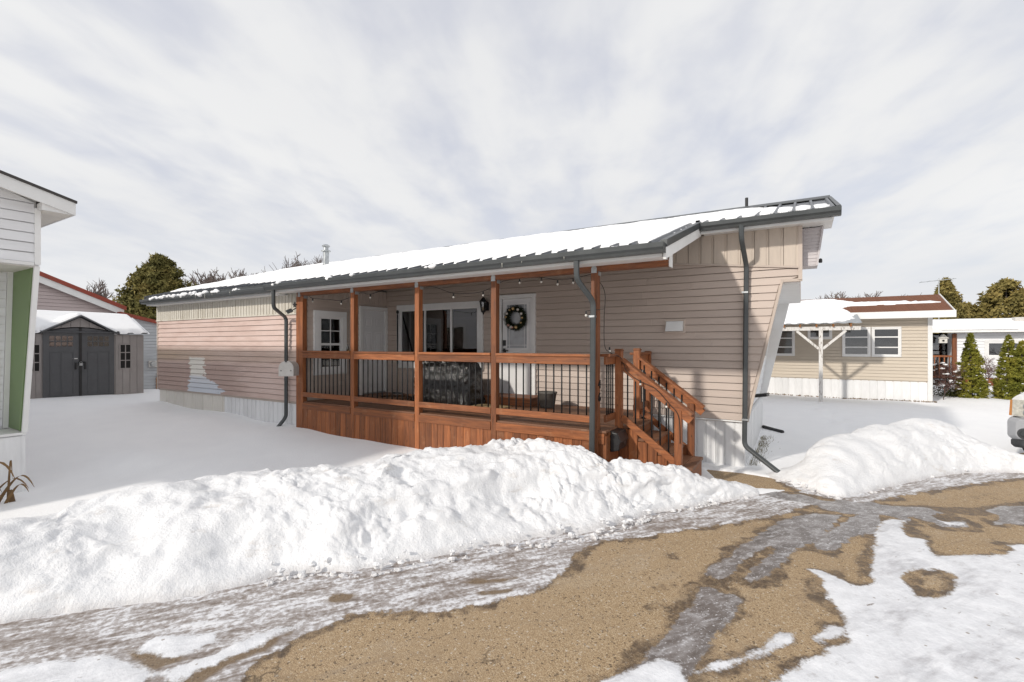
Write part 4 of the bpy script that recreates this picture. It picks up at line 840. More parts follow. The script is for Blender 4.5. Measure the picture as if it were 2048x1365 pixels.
# ------------------------------------------------------------------ porch
DK = .766
def porch():
    H = thing('covered_porch', (-5.2, 6.8, 0), 'reddish brown stained wooden porch with black balusters along the taupe home', 'porch')
    YP = 5.81; rs = random.Random(2)
    # posts
    PX = [-8.26, -6.775, -5.265, -3.80, -2.265]
    for i, x in enumerate(PX):
        w = .10 if i == 0 else .0455
        p = MB().box((x-w,5.757,-.08),(x+w,5.852,2.788)).build('post', 'stained_wood_z', H, bevel=.006)
        b = MB(); XB = x; b.add([(x-.036,5.7565,2.77),(x+.036,5.7565,2.77),(x+.036,5.7565,2.83),(x+.022,5.7565,2.855),(x-.022,5.7565,2.855),(x-.036,5.7565,2.83)]+[(x-.036,5.748,2.77),(x+.036,5.748,2.77),(x+.036,5.748,2.83),(x+.022,5.748,2.855),(x-.022,5.748,2.855),(x-.036,5.748,2.83)],
              [(0,1,2,3,4,5),(11,10,9,8,7,6)]+[(k,6+k,6+(k+1)%6,(k+1)%6) for k in range(6)]); b.build('bracket', 'galvanised', p)
        b = MB(); b.add([(x+w+.001,5.78,2.74),(x+w+.001,5.86,2.74),(x+w+.001,5.86,2.83),(x+w+.001,5.84,2.86),(x+w+.001,5.80,2.86),(x+w+.001,5.78,2.83)]+[(x+w+.007,a,c) for a, c in ((5.78,2.74),(5.86,2.74),(5.86,2.83),(5.84,2.86),(5.80,2.86),(5.78,2.83))],
              [(5,4,3,2,1,0),(6,7,8,9,10,11)]+[(k,(k+1)%6,6+(k+1)%6,6+k) for k in range(6)]); b.build('bracket', 'galvanised', p)
    MB().box((-8.34,5.752,2.79),(XR-.005,5.868,2.935)).build('beam', 'stained_wood_x', H, bevel=.004)
    MB().box((XR-.004,5.74,2.775),(XR+.008,5.875,2.95)).build('beam_cap', 'white_trim', H)
    # deck
    dk = MB().box((-8.18,5.775,.60),(-2.14,7.93,.735)).build('deck_frame', 'stained_wood_x', H)
    y = 5.779; k = 0
    while y < 7.9:
        e = min(y+.136, 7.925); MB().box((-8.18,y,.738),(-2.115-.0*rs.random(),e,DK)).build('deck_board', 'deck_wood', dk, bevel=.004); y += .142
    # front skirt and trim, bay by bay
    for i in range(4):
        a, b = PX[i]+(.10 if i == 0 else .0455)+.002, PX[i+1]-.0475
        tb = MB().box((a,5.748,.628),(b,5.774,.745)).build('trim_board', 'stained_wood_x', H, bevel=.003)
        sk = MB().box((a,5.79,.0),(b,5.81,.62)).build('skirt_backing', 'interior_dark', H)
        n = round((b-a)/.128); q = (b-a)/n
        for k in range(n): MB().box((a+k*q+.003,5.764+rs.uniform(-.003,.002),-.06),(a+(k+1)*q-.003,5.788,.626)).build('skirt_board', 'stained_wood_z', sk)
        # railing
        cap = MB().box((a,5.735,1.702),(b,5.885,1.738)).build('railing', 'stained_wood_x', H, bevel=.005)
        MB().box((a,5.752,1.60),(b,5.788,1.701)).build('top_rail', 'stained_wood_x', cap, bevel=.004)
        MB().box((a,5.752,.860),(b,5.788,.948)).build('bottom_rail', 'stained_wood_x', cap, bevel=.004)
        n = 12; me = None
        for k in range(n):
            x = a+(b-a)*(k+.62)/(n+.25)
            if me is None: o = MB().tube([(x,5.800,.90),(x,5.800,1.66)], .0105, 8).build('baluster', 'black_metal', cap, True); me = o.data
            else: inst('baluster', me, (x,5.800,.90), cap)
    # end face towards the steps
    PEnd = plane((-2.13,0,0),(0,1,0),(1,0,0))
    ek = MB().box((-2.165,5.885,0),(-2.14,7.93,.73)).build('end_skirt', 'interior_dark', H)
    for k in range(3): MB().pbox(PEnd, 5.886+k*.129, 6.01+k*.129, -.06, .70, -.008, .012).build('skirt_board', 'stained_wood_z', ek)
    MB().box((-2.218,5.80,-.06),(-2.118,5.884,.70)).build('skirt_board', 'stained_wood_z', ek)
    MB().pbox(PEnd, 5.885, 6.27, .70, .735, -.008, .022).build('trim_board', 'stained_wood_y', ek, bevel=.003)
    er = MB().box((-2.235,5.885,1.702),(-2.10,6.23,1.738)).build('railing', 'stained_wood_y', H, bevel=.004)
    MB().box((-2.185,5.885,1.60),(-2.15,6.23,1.701)).build('top_rail', 'stained_wood_y', er, bevel=.004); MB().box((-2.185,5.885,.86),(-2.15,6.23,.95)).build('bottom_rail', 'stained_wood_y', er, bevel=.004)
    for k in range(4): y = 5.945+k*.075; MB().tube([(-2.165,y,.9),(-2.165,y,1.65)], .0105, 8).build('baluster', 'black_metal', er, True)
    fr = MB().box((-2.235,7.125,1.702),(-2.10,7.85,1.738)).build('railing', 'stained_wood_y', H, bevel=.004)
    MB().box((-2.185,7.125,1.60),(-2.15,7.85,1.701)).build('top_rail', 'stained_wood_y', fr, bevel=.004); MB().box((-2.185,7.125,.86),(-2.15,7.85,.95)).build('bottom_rail', 'stained_wood_y', fr, bevel=.004)
    for k in range(6): y = 7.19+k*.105; MB().tube([(-2.165,y,.9),(-2.165,y,1.65)], .0105, 8).build('baluster', 'black_metal', fr, True)
    MB().box((-2.21,7.83,.70),(-2.12,7.92,1.75)).build('newel_post', 'stained_wood_z', H, bevel=.004)
    def newel(x, y, z0, z1):
        n = MB().box((x-.045,y-.045,z0),(x+.045,y+.045,z1)).build('newel_post', 'stained_wood_z', H, bevel=.004)
        MB().hexa([(x-.055,y-.055,z1),(x+.055,y-.055,z1),(x+.055,y+.055,z1),(x-.055,y+.055,z1),(x-.04,y-.04,z1+.028),(x+.04,y-.04,z1+.028),(x+.04,y+.04,z1+.028),(x-.04,y+.04,z1+.028)]).build('post_cap', 'stained_wood_x', n)
    newel(-2.115, 6.28, .70, 1.775); newel(-2.105, 7.08, .70, 1.775)
    for y in (6.28, 7.08): MB().box((-1.385,y-.045,-.08),(-1.295,y+.045,1.03)).build('newel_post', 'stained_wood_z', H, bevel=.004)
    # steps
    st = MB(); Y0, Y1 = 6.31, 7.05; nos = [(-1.88,DK),(-1.65,.612),(-1.42,.458),(-1.175,.304)]
    st.box((-2.125,Y0+.01,-.05),(-1.22,Y1-.01,.10)); st = st.build('staircase', 'stained_wood_x', H)
    px = -2.112
    for i, (x, z) in enumerate(nos):
        MB().box((px if i == 0 else nos[i-1][0]-.03,Y0,z-.036),(px+(x-px)*.49 if i == 0 else (nos[i-1][0]-.03+x)/2-.003,Y1,z)).build('tread_board', 'deck_wood', st, bevel=.004)
        MB().box((px+(x-px)*.51 if i == 0 else (nos[i-1][0]-.03+x)/2+.003,Y0,z-.036),(x,Y1,z)).build('tread_board', 'deck_wood', st, bevel=.004)
        zb = (nos[i+1][1] if i < 3 else -.06); MB().box((x-.045,Y0+.005,zb+.001),(x-.02,Y1-.005,z-.037)).build('riser_board', 'stained_wood_y', st)
    x = -2.12; k = 0
    while x < -1.40:
        e = min(x+.125, -1.388); zt = next(z for xn, z in nos if xn >= x+.04)-.038
        for yy, nm in ((Y0-.012, 'side_board'), (Y1+.012, 'side_board')): MB().box((x+.003,yy-.01,-.06),(e-.003,yy+.01,zt-.0)).build(nm, 'stained_wood_z', st)
        x += .128; k += 1
    # sloping hand rails
    for y, s in ((6.28, -1), (7.08, 1)):
        a, b = Vector((-2.07,y,1.665)), Vector((-1.17,y,.985)); d = (b-a)
        cap = MB().bar(a, b, .14, .034).build('stair_railing', 'stained_wood_x', H, bevel=.004)
        MB().bar(a+Vector((0,s*.015,-.085)), a+d*.985+Vector((0,s*.015,-.085)), .036, .10).build('top_rail', 'stained_wood_x', cap, bevel=.003)
        MB().bar((-2.065,y+s*.02,.885), (-1.36,y+s*.02,.352), .036, .085).build('bottom_rail', 'stained_wood_x', cap, bevel=.003)
        for k in range(6):
            x = -2.0+k*.107; t = (x+2.07)/.9
            MB().tube([(x,y-s*.008,.90-.756*(x+2.065)-.03),(x,y-s*.008,1.665-.7556*(x+2.07)-.06)], .0105, 8).build('baluster', 'black_metal', cap, True)
    # house number on the corner post
    for ch, z in (('4', 1.30), ('6', 1.135)):
        me = text_mesh(ch, .16, .006); me.materials.append(MAT['black_metal'])
        o = bpy.data.objects.new('house_number', me); COL.objects.link(o); o.parent = H; o.location = Vector((-2.2125, 5.81, z))-WORG[H.name]; o.rotation_euler = (R(90), 0, R(90))
    return H
PORCH = porch()

# ------------------------------------------------------------------ things on and around the porch
def small_things():
    rs = random.Random(5)
    # tarped grill
    n, m = 96, 60; th = np.linspace(0, 2*np.pi, n, endpoint=False)[None, :]; t = np.linspace(0, 1, m)[:, None]
    prof_r = np.interp(t, [0,.05,.3,.62,.8,.9,1], [1.03,1.02,1.0,.95,.88,.70,.0]); prof_z = np.interp(t, [0,.05,.3,.62,.8,.9,1], [0,.02,.28,.56,.69,.735,.75])
    c, s = np.cos(th), np.sin(th); e = .5
    bx, by = np.sign(c)*np.abs(c)**e, np.sign(s)*np.abs(s)**e
    fold = 1 + .045*np.sin(th*9+4*t)*(1-t) + .10*fbm(c*1.8+5, s*1.8, t*2, 3) + .05*(1-2*np.abs(pnoise(c*5+t*2, s*5, t*4)))*(1-t*.6)
    X = -5.72 + .66*prof_r*bx*fold; Y = 7.10 + .33*prof_r*by*fold; Z = DK+.004 + prof_z*(1+.05*c+.08*fbm(c*1.2, s*1.2, 3., 2)) + .02*fbm(c*3, s*3, t*3, 2)*np.sin(t*np.pi)
    X = np.concatenate([X, X[:, :1]], 1); Y = np.concatenate([Y, Y[:, :1]], 1); Z = np.concatenate([Z, Z[:, :1]], 1)
    tag(grid_mesh('covered_grill', X, Y, Z, 'tarp'), 'low bulky grill wrapped in wrinkled black plastic under the wide window', 'grill cover')
    tag(MB().bar((-5.13,7.0,DK+.008), (-5.08,7.08,DK+.12), .10, .03).build('yellow_box', 'yellow_plastic', None, bevel=.006), 'small yellow block beside the black tarped grill', 'box')
    # broom
    b = thing('leaning_broom', (-7.45,7.55,DK), 'long handled broom with black upper grip leaning beside the wide window', 'broom')
    p, q = Vector((-7.42,7.52,DK+.04)), Vector((-7.76,7.86,2.58)); mid = p.lerp(q, .35)
    MB().tube([p.lerp(q, .03), mid], .014, 8).build('lower_handle', 'mat_tan', b, True); MB().tube([mid, p.lerp(q, .97)], .016, 8).build('upper_handle', 'black_plastic', b, True); MB().ball(q, .03, 10, 6, (1,1,1.5)).build('grip', 'black_plastic', b, True)
    hd = MB(); hd.bar((-7.53,7.49,DK+.05), (-7.31,7.55,DK+.05), .05, .03); hd.hexa([(-7.52,7.46,DK+.002),(-7.32,7.51,DK+.002),(-7.33,7.58,DK+.002),(-7.53,7.53,DK+.002),(-7.51,7.48,DK+.04),(-7.33,7.53,DK+.04),(-7.335,7.56,DK+.04),(-7.515,7.51,DK+.04)]); hd.build('brush', 'black_plastic', b)
    # coiled hose
    pts = []
    for k in range(150):
        a = k/150*2*math.pi*3.2; r = .34+.03*math.sin(a*.31); pts.append((-6.92+r*1.15*math.cos(a), 6.95+r*math.sin(a), DK+.012+.018*(k/50)))
    tag(MB().tube(pts, .011, 6).build('garden_hose', 'hose_brown', None, True), 'coil of brown hose lying on the porch floor near the side door', 'hose')
    # step in front of the door, mat, pot
    s = thing('door_step', (-4.55,7.6,DK), 'low reddish wooden step in front of the front door', 'step')
    MB().box((-5.05,7.32,DK+.118),(-4.05,7.58,DK+.15)).build('tread', 'stained_wood_x', s, bevel=.004); MB().box((-5.05,7.585,DK+.118),(-4.05,7.86,DK+.15)).build('tread', 'stained_wood_x', s, bevel=.004)
    MB().box((-5.03,7.34,DK+.001),(-4.07,7.365,DK+.117)).build('riser', 'stained_wood_x', s); MB().box((-4.095,7.37,DK+.001),(-4.07,7.85,DK+.117)).build('side', 'stained_wood_y', s); MB().box((-5.03,7.37,DK+.001),(-5.005,7.85,DK+.117)).build('side', 'stained_wood_y', s)
    tag(MB().box((-5.0,6.62,DK+.001),(-4.35,7.18,DK+.014)).build('door_mat', 'mat_tan', None, bevel=.004), 'tan door mat on the porch floor before the wooden step', 'mat')
    tag(MB().lathe([(.0,.0),(.105,.0),(.115,.02),(.145,.24),(.155,.245),(.155,.275),(.14,.275),(.13,.25),(.0,.24)], (-3.78,7.42,DK+.001), 20, 1.15, .95).build('plant_pot', 'pot_grey', None, True), 'empty dark grey oval plant pot beside the wooden door step', 'pot')
    bt = thing('glass_bottle', (-6.95,5.81,1.739), 'tiny bottle standing on the porch handrail by a post', 'bottle')
    MB().lathe([(.0,0),(.022,.0),(.023,.06),(.012,.09),(.010,.12),(0,.121)], (-6.95,5.81,1.739), 12).build('body', 'lantern_glass', bt, True); MB().lathe([(.026,0),(.028,.012),(0,.013)], (-6.905,5.80,1.739), 10).build('lid', 'gold_ball', bt)
    # wall lantern
    L = thing('wall_lantern', (-5.385,7.93,2.62), 'black coach lantern on the wall between window and front door', 'lantern'); c = Vector((-5.385,7.80,2.50))
    MB().box((-5.43,7.905,2.53),(-5.34,7.935,2.70)).build('back_plate', 'black_metal', L, bevel=.006)
    MB().tube([(-5.385,7.91,2.60),(-5.385,7.86,2.56),(-5.385,7.80,2.54)], .012, 8).build('arm', 'black_metal', L, True)
    MB().lathe([(.0,-.06),(.012,-.05),(.02,-.02),(.045,.0),(.05,.02),(.0,.021)], c, 8).build('base', 'black_metal', L); MB().lathe([(.045,.022),(.068,.19)], c, 8).build('glass', 'lantern_glass', L)
    for k in range(8):
        a = 2*math.pi*k/8; MB().tube([c+Vector((.046*math.cos(a),.046*math.sin(a),.021)), c+Vector((.07*math.cos(a),.07*math.sin(a),.19))], .005, 5).build('glazing_bar', 'black_metal', L)
    MB().lathe([(.08,.19),(.082,.2),(.045,.25),(.03,.275),(.012,.285),(.014,.31),(.004,.345),(.0,.346)], c, 8).build('roof', 'black_metal', L)
    # wreath
    W = thing('door_wreath', (-4.69,7.90,2.18), 'dark green wreath with gold and silver baubles on the front door', 'wreath'); c = Vector((-4.69,7.862,2.36)); R0 = .185
    lf = MB()
    for k in range(2600):
        a = rs.uniform(0, 2*math.pi); b = rs.uniform(0, 2*math.pi); rr = .062*math.sqrt(rs.random()); ctr = c+Vector(((R0+rr*math.cos(b))*math.cos(a), rr*math.sin(b)*.75, (R0+rr*math.cos(b))*math.sin(a)))
        d = Vector((rs.gauss(0,1), rs.gauss(0,.7), rs.gauss(0,1))).normalized(); d = (d + Vector((math.cos(a),-.3,math.sin(a)))*.5*math.cos(b)).normalized(); w = d.cross(Vector((rs.gauss(0,1),rs.gauss(0,1),rs.gauss(0,1)))).normalized()*.0045; l = d*rs.uniform(.025,.055)
        lf.add([ctr-w, ctr+w, ctr+l], [(0,1,2)])
    lf.build('needles', 'wreath_green', W)
    MB().tube([c+Vector((R0*math.cos(2*math.pi*k/28), .012, R0*math.sin(2*math.pi*k/28))) for k in range(28)], .035, 8, closed=True).build('ring', 'wreath_green', W, True)
    for a, m, r in ((95,'gold_ball',.034),(60,'silver_ball',.028),(25,'silver_ball',.03),(0,'gold_ball',.024),(150,'silver_ball',.028),(172,'gold_ball',.026),(250,'silver_ball',.032),(285,'gold_ball',.034),(228,'pink_ball',.026),(262,'pink_ball',.02),(330,'gold_ball',.022),(120,'gold_ball',.022)):
        a = R(a); MB().ball(c+Vector((math.cos(a)*(R0-.005), -.058, math.sin(a)*(R0-.005))), r, 12, 8).build('bauble', m, W, True)
    tg = thing('door_tag', (-4.97,7.90,1.50), 'small black tag hanging from the front door handle', 'tag')
    MB().box((-4.998,7.885,1.50),(-4.925,7.892,1.62)).build('card', 'black_plastic', tg); MB().box((-4.99,7.8815,1.515),(-4.935,7.8848,1.565)).build('printed_panel', 'mailbox_grey', tg); MB().tube([(-4.962,7.888,1.62),(-4.962,7.875,1.69),(-4.962,7.868,1.745)], .004, 5).build('loop', 'cable', tg)
    # string lights
    S = thing('string_lights', (-5.3,5.9,2.7), 'dark cable of clear globe bulbs strung along under the porch beam', 'string lights')
    runs = [[(-8.16,2.80),(-8.06,2.745),(-7.6,2.70),(-7.24,2.665),(-6.93,2.735),(-6.69,2.785)], [(-6.69,2.785),(-6.48,2.74),(-6.1,2.80),(-5.6,2.80),(-5.18,2.785)], [(-5.18,2.785),(-5.0,2.77),(-4.64,2.655),(-4.35,2.64),(-4.08,2.655),(-3.72,2.785)], [(-3.72,2.785),(-3.45,2.80),(-3.1,2.79),(-2.85,2.74),(-2.62,2.745),(-2.34,2.785)]]
    bulbs = [(-8.06,2.745),(-7.24,2.665),(-6.48,2.74),(-4.64,2.655),(-4.08,2.655),(-3.45,2.80),(-3.1,2.79),(-2.85,2.74),(-2.62,2.745)]
    for r in runs:
        pts = catmull([(x, 5.905, z) for x, z in r], 24); MB().tube([tuple(p) for p in pts], .0045, 5).build('cable', 'cable', S, True)
    def bulb(x, y, z):
        s = MB().lathe([(.0,.0),(.011,-.004),(.012,-.04),(.0,-.041)], (x,y,z), 8).build('socket', 'cable', S); MB().ball((x,y,z-.056), .017, 10, 7).build('bulb', 'bulb', s, True)
    for x, z in bulbs: bulb(x, 5.905, z-.004)
    pts = catmull([(-2.34,5.9,2.785),(-2.18,5.90,2.55),(-2.185,5.90,2.2),(-2.18,5.905,1.85),(-2.14,6.0,1.755),(-2.06,6.20,1.68),(-1.98,6.205,1.50),(-1.8,6.205,1.38),(-1.62,6.205,1.30),(-1.45,6.21,1.12),(-1.33,6.225,.96),(-1.31,6.225,.62)], 70)
    MB().tube([tuple(p) for p in pts], .0045, 5).build('cable', 'cable', S, True)
    for x, y, z in ((-2.31,5.60,2.28),(-2.14,5.98,1.83),(-1.80,6.19,1.40),(-1.47,6.19,1.13)): bulb(x, y, z)
    MB().tube([(-2.31,5.60,2.28),(-2.20,5.72,2.30),(-2.185,5.9,2.32)], .004, 5).build('cable', 'cable', S, True)
    # black mailbox at the steps
    M = thing('black_mailbox', (-2.06,6.1,.46), 'black wall mailbox hung on the porch end beside the steps', 'mailbox')
    pr = [(0,.0),(.11,.03),(.13,.14),(.09,.245),(0,.26)]
    MB().prism(pr, lambda d, z: (-2.114+d,5.93,.475+z), lambda d, z: (-2.114+d,6.245,.475+z)).build('box', 'black_plastic', M, bevel=.008)
    MB().prism([(.137,.135),(.142,.14),(.098,.253),(0,.272),(0,.263),(.092,.247)], lambda d, z: (-2.114+d,5.925,.475+z), lambda d, z: (-2.114+d,6.25,.475+z)).build('lid', 'black_plastic', M)
    MB().add([(-1.9725,6.03,.607),(-1.9725,6.145,.607),(-1.9735,6.0875,.565)], [(0,1,2)]).build('flap_mark', 'dark_metal', M)
    # grey arched mailbox on the corner post
    M = thing('grey_mailbox', (-8.2,5.6,1.26), 'pale grey arched mailbox fixed to the left porch corner post', 'mailbox')
    arc = [(-.13,0),(.13,0),(.13,.15)]+[(.13*math.cos(R(a)), .15+.13*math.sin(R(a))) for a in range(20,180,20)]+[(-.13,.15)]
    MB().prism(arc, lambda x, z: (-8.20+x,5.50,1.27+z), lambda x, z: (-8.20+x,5.752,1.27+z)).build('body', 'mailbox_grey', M, bevel=.006)
    MB().prism([(x*1.06, z*1.02-.004) for x, z in arc], lambda x, z: (-8.20+x,5.48,1.27+z), lambda x, z: (-8.20+x,5.499,1.27+z)).build('door', 'mailbox_grey', M, bevel=.006)
    MB().lathe([(.0,0),(.02,0),(.016,.02),(0,.022)], (-8.20,5.475,1.53), 8).build('knob', 'dark_metal', M); MB().box((-8.30,5.7525,1.30),(-8.10,5.7565,1.50)).build('mount', 'mailbox_grey', M)
    for x in (-8.29,-8.11): MB().ball((x,5.478,1.37), .010, 8, 5).build('rivet', 'black_metal', M)
    M.rotation_euler = (0, 0, R(33)); M.location.y -= .07; M.location.x -= .05
    # star and little solar panel by the corner
    M = thing('solar_lamp', (-8.5,5.7,2.45), 'small dark solar panel lamp at the left end of the porch beam', 'lamp')
    MB().bar((-8.52,5.70,2.53), (-8.39,5.66,2.47), .11, .016, (0,-.6,1)).build('panel', 'dark_metal', M); MB().tube([(-8.44,5.70,2.50),(-8.36,5.76,2.56)], .010, 6).build('arm', 'black_metal', M)
    st = []
    for k in range(10): r = .075 if k % 2 == 0 else .030; a = math.pi/2+k*math.pi/5; st.append((r*math.cos(a), r*math.sin(a)))
    tag(MB().prism(st, lambda x, z: (-8.38+x*.8,5.735,2.62+z*.8), lambda x, z: (-8.38+x*.8,5.75,2.62+z*.8)).build('metal_star', 'black_metal', None), 'small black metal star on the left porch corner post', 'star')
    # drain extension lying at the rear corner, gravel/grass strip
    D = MB().tube([(-.72,11.55,.10),(-.55,11.4,.085),(-.34,11.2,.075)], .035, 10).build('drain_pipe', 'black_plastic', None, True); tag(D, 'black drain hose lying on the snow behind the home corner', 'pipe')
    g = MB()
    for k in range(520):
        t = rs.random(); x = -.70+abs(rs.gauss(0,.09)); y = 8.1+t*2.7; h = rs.uniform(.02,.085); d = Vector((rs.gauss(.25,.4), rs.gauss(0,.4), 1)).normalized()*h; w = Vector((rs.uniform(-1,1),rs.uniform(-1,1),0)).normalized()*.004; p = Vector((x,y,.012)); g.add([p-w, p+w, p+d], [(0,1,2)])
    tag(g.build('dry_grass', 'grass_dry', None), 'dry grass poking through snow along the end skirting', kind='stuff')
small_things()

# ------------------------------------------------------------------ white home on the left
def white_home():
    H = thing('mobile_home', (-14, 0, -.1), 'white sided mobile home with a green panel beside its recessed end, left edge', 'home')
    XW, YW, Y0 = -8.39, 2.12, -2.0; rz = lambda y: 3.74+.27*(2.4-y) if y > .05 else 3.74+.27*(y+2.3)
    core = MB(); core.prism([(-21,.66),(-9.52,.66),(-9.30,2.86),(XW-.02,2.86),(XW-.02,3.55),(-21,3.55)], lambda x, z: (x,Y0,z), lambda x, z: (x,YW-.02,z))
    core.prism([(Y0,3.551),(YW-.02,3.551),(YW-.02,rz(YW)-.09),(.05,rz(.05)-.09),(Y0,rz(Y0)-.09)], lambda y, z: (-21,y,z), lambda y, z: (XW-.02,y,z))
    wall = core.build('wall', 'white_trim', H)
    PE = plane((XW,0,0),(0,1,0),(1,0,0))
    top = lambda z: YW-.045 if z < rz(YW)-.12 else (3.74-.12-z)/.27+2.4
    lap(wall, PE, 2.90, 4.15, .125, lambda z: max(Y0, -2.3+(z-3.62)/.27), lambda z: min(YW-.045, top(z)), 'white_siding', seed=21)
    MB().pbox(PE, YW-.045, YW+.012, 2.88, 3.60, -.03, .03).build('corner_trim', 'white_trim', wall)
    MB().pbox(PE, Y0, YW-.05, 2.865, 2.905, -.01, .032).build('drip_trim', 'white_trim', wall)
    MB().box((-9.3,Y0,2.85),(XW-.03,YW-.03,2.862)).build('nose_soffit', 'soffit', wall)
    PR = lambda u, z, d=0: Vector((-9.51+(z-.69)*.10+d, u, z))
    lap(wall, PR, .72, 2.83, .118, lambda z: Y0, lambda z: YW-.095, 'white_siding', seed=22)
    MB().hexa([PR(YW-.09,.70,.03),PR(YW-.036,.70,.03),PR(YW-.036,.70,-.01),PR(YW-.09,.70,-.01),PR(YW-.09,2.85,.03),PR(YW-.036,2.85,.03),PR(YW-.036,2.85,-.01),PR(YW-.09,2.85,-.01)]).build('corner_trim', 'white_trim', wall)
    MB().prism([(-9.52,.70),(-8.93,.70),(-8.46,2.85),(-9.32,2.85)], lambda x, z: (x,YW-.034,z), lambda x, z: (x,YW-.018,z)).build('green_panel', 'green_paint', wall)
    MB().prism([(-8.915,.69),(-8.87,.69),(-8.39,2.865),(-8.435,2.865)], lambda x, z: (x,YW-.040,z), lambda x, z: (x,YW+.012,z)).build('raked_trim', 'white_trim', wall)
    MB().prism([(-9.02,.70),(-8.965,.70),(-8.475,2.85),(-8.53,2.85)], lambda x, z: (x,YW-.041,z), lambda x, z: (x,YW-.035,z)).build('panel_edge', 'green_paint', wall)
    # side wall towards the yard
    PSd = plane((0,YW,0),(-1,0,0),(0,1,0)); lap(wall, PSd, .70, 3.55, .118, lambda z: max(8.45, 8.90-(z-.7)*.22), lambda z: 21, 'white_siding', [(10.3,11.3,1.5,2.5),(13.6,14.8,1.4,2.5)], seed=23)
    window(H, PSd, 10.2, 11.4, 1.4, 2.6, .10, [10.8], []); window(H, PSd, 13.5, 14.9, 1.3, 2.6, .10, [14.2], [])
    # skirting
    sk = MB().box((-21,Y0,-.35),(-8.93,YW-.03,.655)).build('skirting', 'white_skirt', H)
    panels(sk, plane((-8.925,0,0),(0,1,0),(1,0,0)), Y0, YW, .26, lambda u: -.35, lambda u: .64, 'white_skirt', 'skirt_panel', d=.02)
    MB().box((-9.5,Y0,.657),(-8.885,YW+.0,.688)).build('skirt_cap', 'white_trim', sk)
    # roof
    r = MB(); xe = -8.13
    for ya, yb in ((2.42,.0505), (-2.32,.0495)): r.hexa([(-21.2,ya,rz(ya)-.03),(xe+.02,ya,rz(ya)-.03),(xe+.02,yb,rz(yb)-.03),(-21.2,yb,rz(yb)-.03),(-21.2,ya,rz(ya)),(xe+.02,ya,rz(ya)),(xe+.02,yb,rz(yb)),(-21.2,yb,rz(yb))])
    rf = r.build('roof', 'shingle_dark', H)
    def sl(ya, yb, h0, h1, x0, x1, m, nm): MB().hexa([(x0,ya,rz(ya)+h0),(x1,ya,rz(ya)+h0),(x1,yb,rz(yb)+h0),(x0,yb,rz(yb)+h0),(x0,ya,rz(ya)+h1),(x1,ya,rz(ya)+h1),(x1,yb,rz(yb)+h1),(x0,yb,rz(yb)+h1)]).build(nm, m, rf)
    sl(2.40,.06,-.19,-.032,xe-.025,xe,'white_trim','rake_board'); sl(-2.30,.04,-.19,-.032,xe-.025,xe,'white_trim','rake_board')
    y = 2.11
    while y > -1.9:
        sl(y, y-.30, -.135, -.12, XW+.02, xe-.027, 'soffit', 'soffit_panel'); y -= .304
    MB().box((-21,2.395,3.55),(xe-.001,2.41,3.705)).build('fascia', 'white_trim', rf)
    MB().box((-21,YW+.014,3.555),(xe-.03,2.394,3.572)).build('soffit', 'soffit', rf)
    MB().box((XW+.005,YW-.02,3.575),(xe-.03,YW+.02,3.66)).build('eave_return', 'white_trim', rf)
    MB().prism([(YW-.03,3.553),(2.394,3.553),(YW-.03,3.645)], lambda y, z: (xe-.05,y,z), lambda y, z: (xe-.027,y,z)).build('eave_return', 'white_trim', rf)
    MB().tube([(-8.36,1.2,2.93),(-8.33,1.55,2.91),(-8.30,1.70,2.94),(-8.31,1.74,2.86),(-8.34,1.70,2.70)], .008, 6).build('cable', 'white_paint', H, True)
    # dried plant at its foot
    D = thing('dry_plant', (-8.4,1.8,-.12), 'dried brown strap leaved plant at the foot of the white home', 'plant'); rs = random.Random(3)
    lv = [((-8.62,1.50),(.30,.30),.62,.030),((-8.45,1.85),(.06,.02),.62,.012),((-8.5,1.75),(.26,.22),.42,.024),((-8.55,1.65),(.22,.28),.38,.022),((-8.4,1.8),(.10,.16),.30,.022),((-8.6,1.55),(.25,.18),.25,.02),((-8.7,1.55),(.20,.20),.34,.02),((-8.6,1.6),(-.15,.2),.3,.02),((-8.38,1.88),(-.06,-.02),.22,.03)]
    for (bx, by), (dx, dy), h, w in lv:
        vs = []; n = 12
        for k in range(n+1):
            t = k/n; bend = max(0, t-.55)/.45; x = bx+dx*t*1.25; y = by+dy*t*1.25; z = -.16+h*(math.sin(t*math.pi*.62)*1.0) - bend*bend*h*.35
            ww = w*(1-t)**.6*1.1+.001; vs += [Vector((x-ww*.25,y-ww*.9,z)), Vector((x+ww*.25,y+ww*.9,z+ww*.6))]
        MB().add(vs, [(2*k,2*k+1,2*k+3,2*k+2) for k in range(n)]).build('leaf', 'dry_leaf', D, True)
white_home()

def snow_sheet(name, label, X, Y, Z, D, m='roof_snow_mat', th=.07):
    """snow of depth th lying on surface Z wherever D > 0, its rim rounded down"""
    Z = Z + np.where(D > 0, th*sst(0, th*1.4, D) + .003, -.03); k = (D > -.12).reshape(-1); ny, nx = X.shape; idx = -np.ones(X.size, int); idx[k] = np.arange(k.sum())
    I = idx.reshape(ny, nx); f = np.stack([I[:-1,:-1], I[:-1,1:], I[1:,1:], I[1:,:-1]], -1).reshape(-1, 4); f = f[(f >= 0).all(1)]
    me = bpy.data.meshes.new(name); me.from_pydata(np.stack([X, Y, Z], -1).reshape(-1, 3)[k].tolist(), [], f.tolist()); me.polygons.foreach_set('use_smooth', [True]*len(me.polygons)); me.materials.append(MAT[m])
    o = bpy.data.objects.new(name, me); COL.objects.link(o); return tag(o, label, kind='stuff')

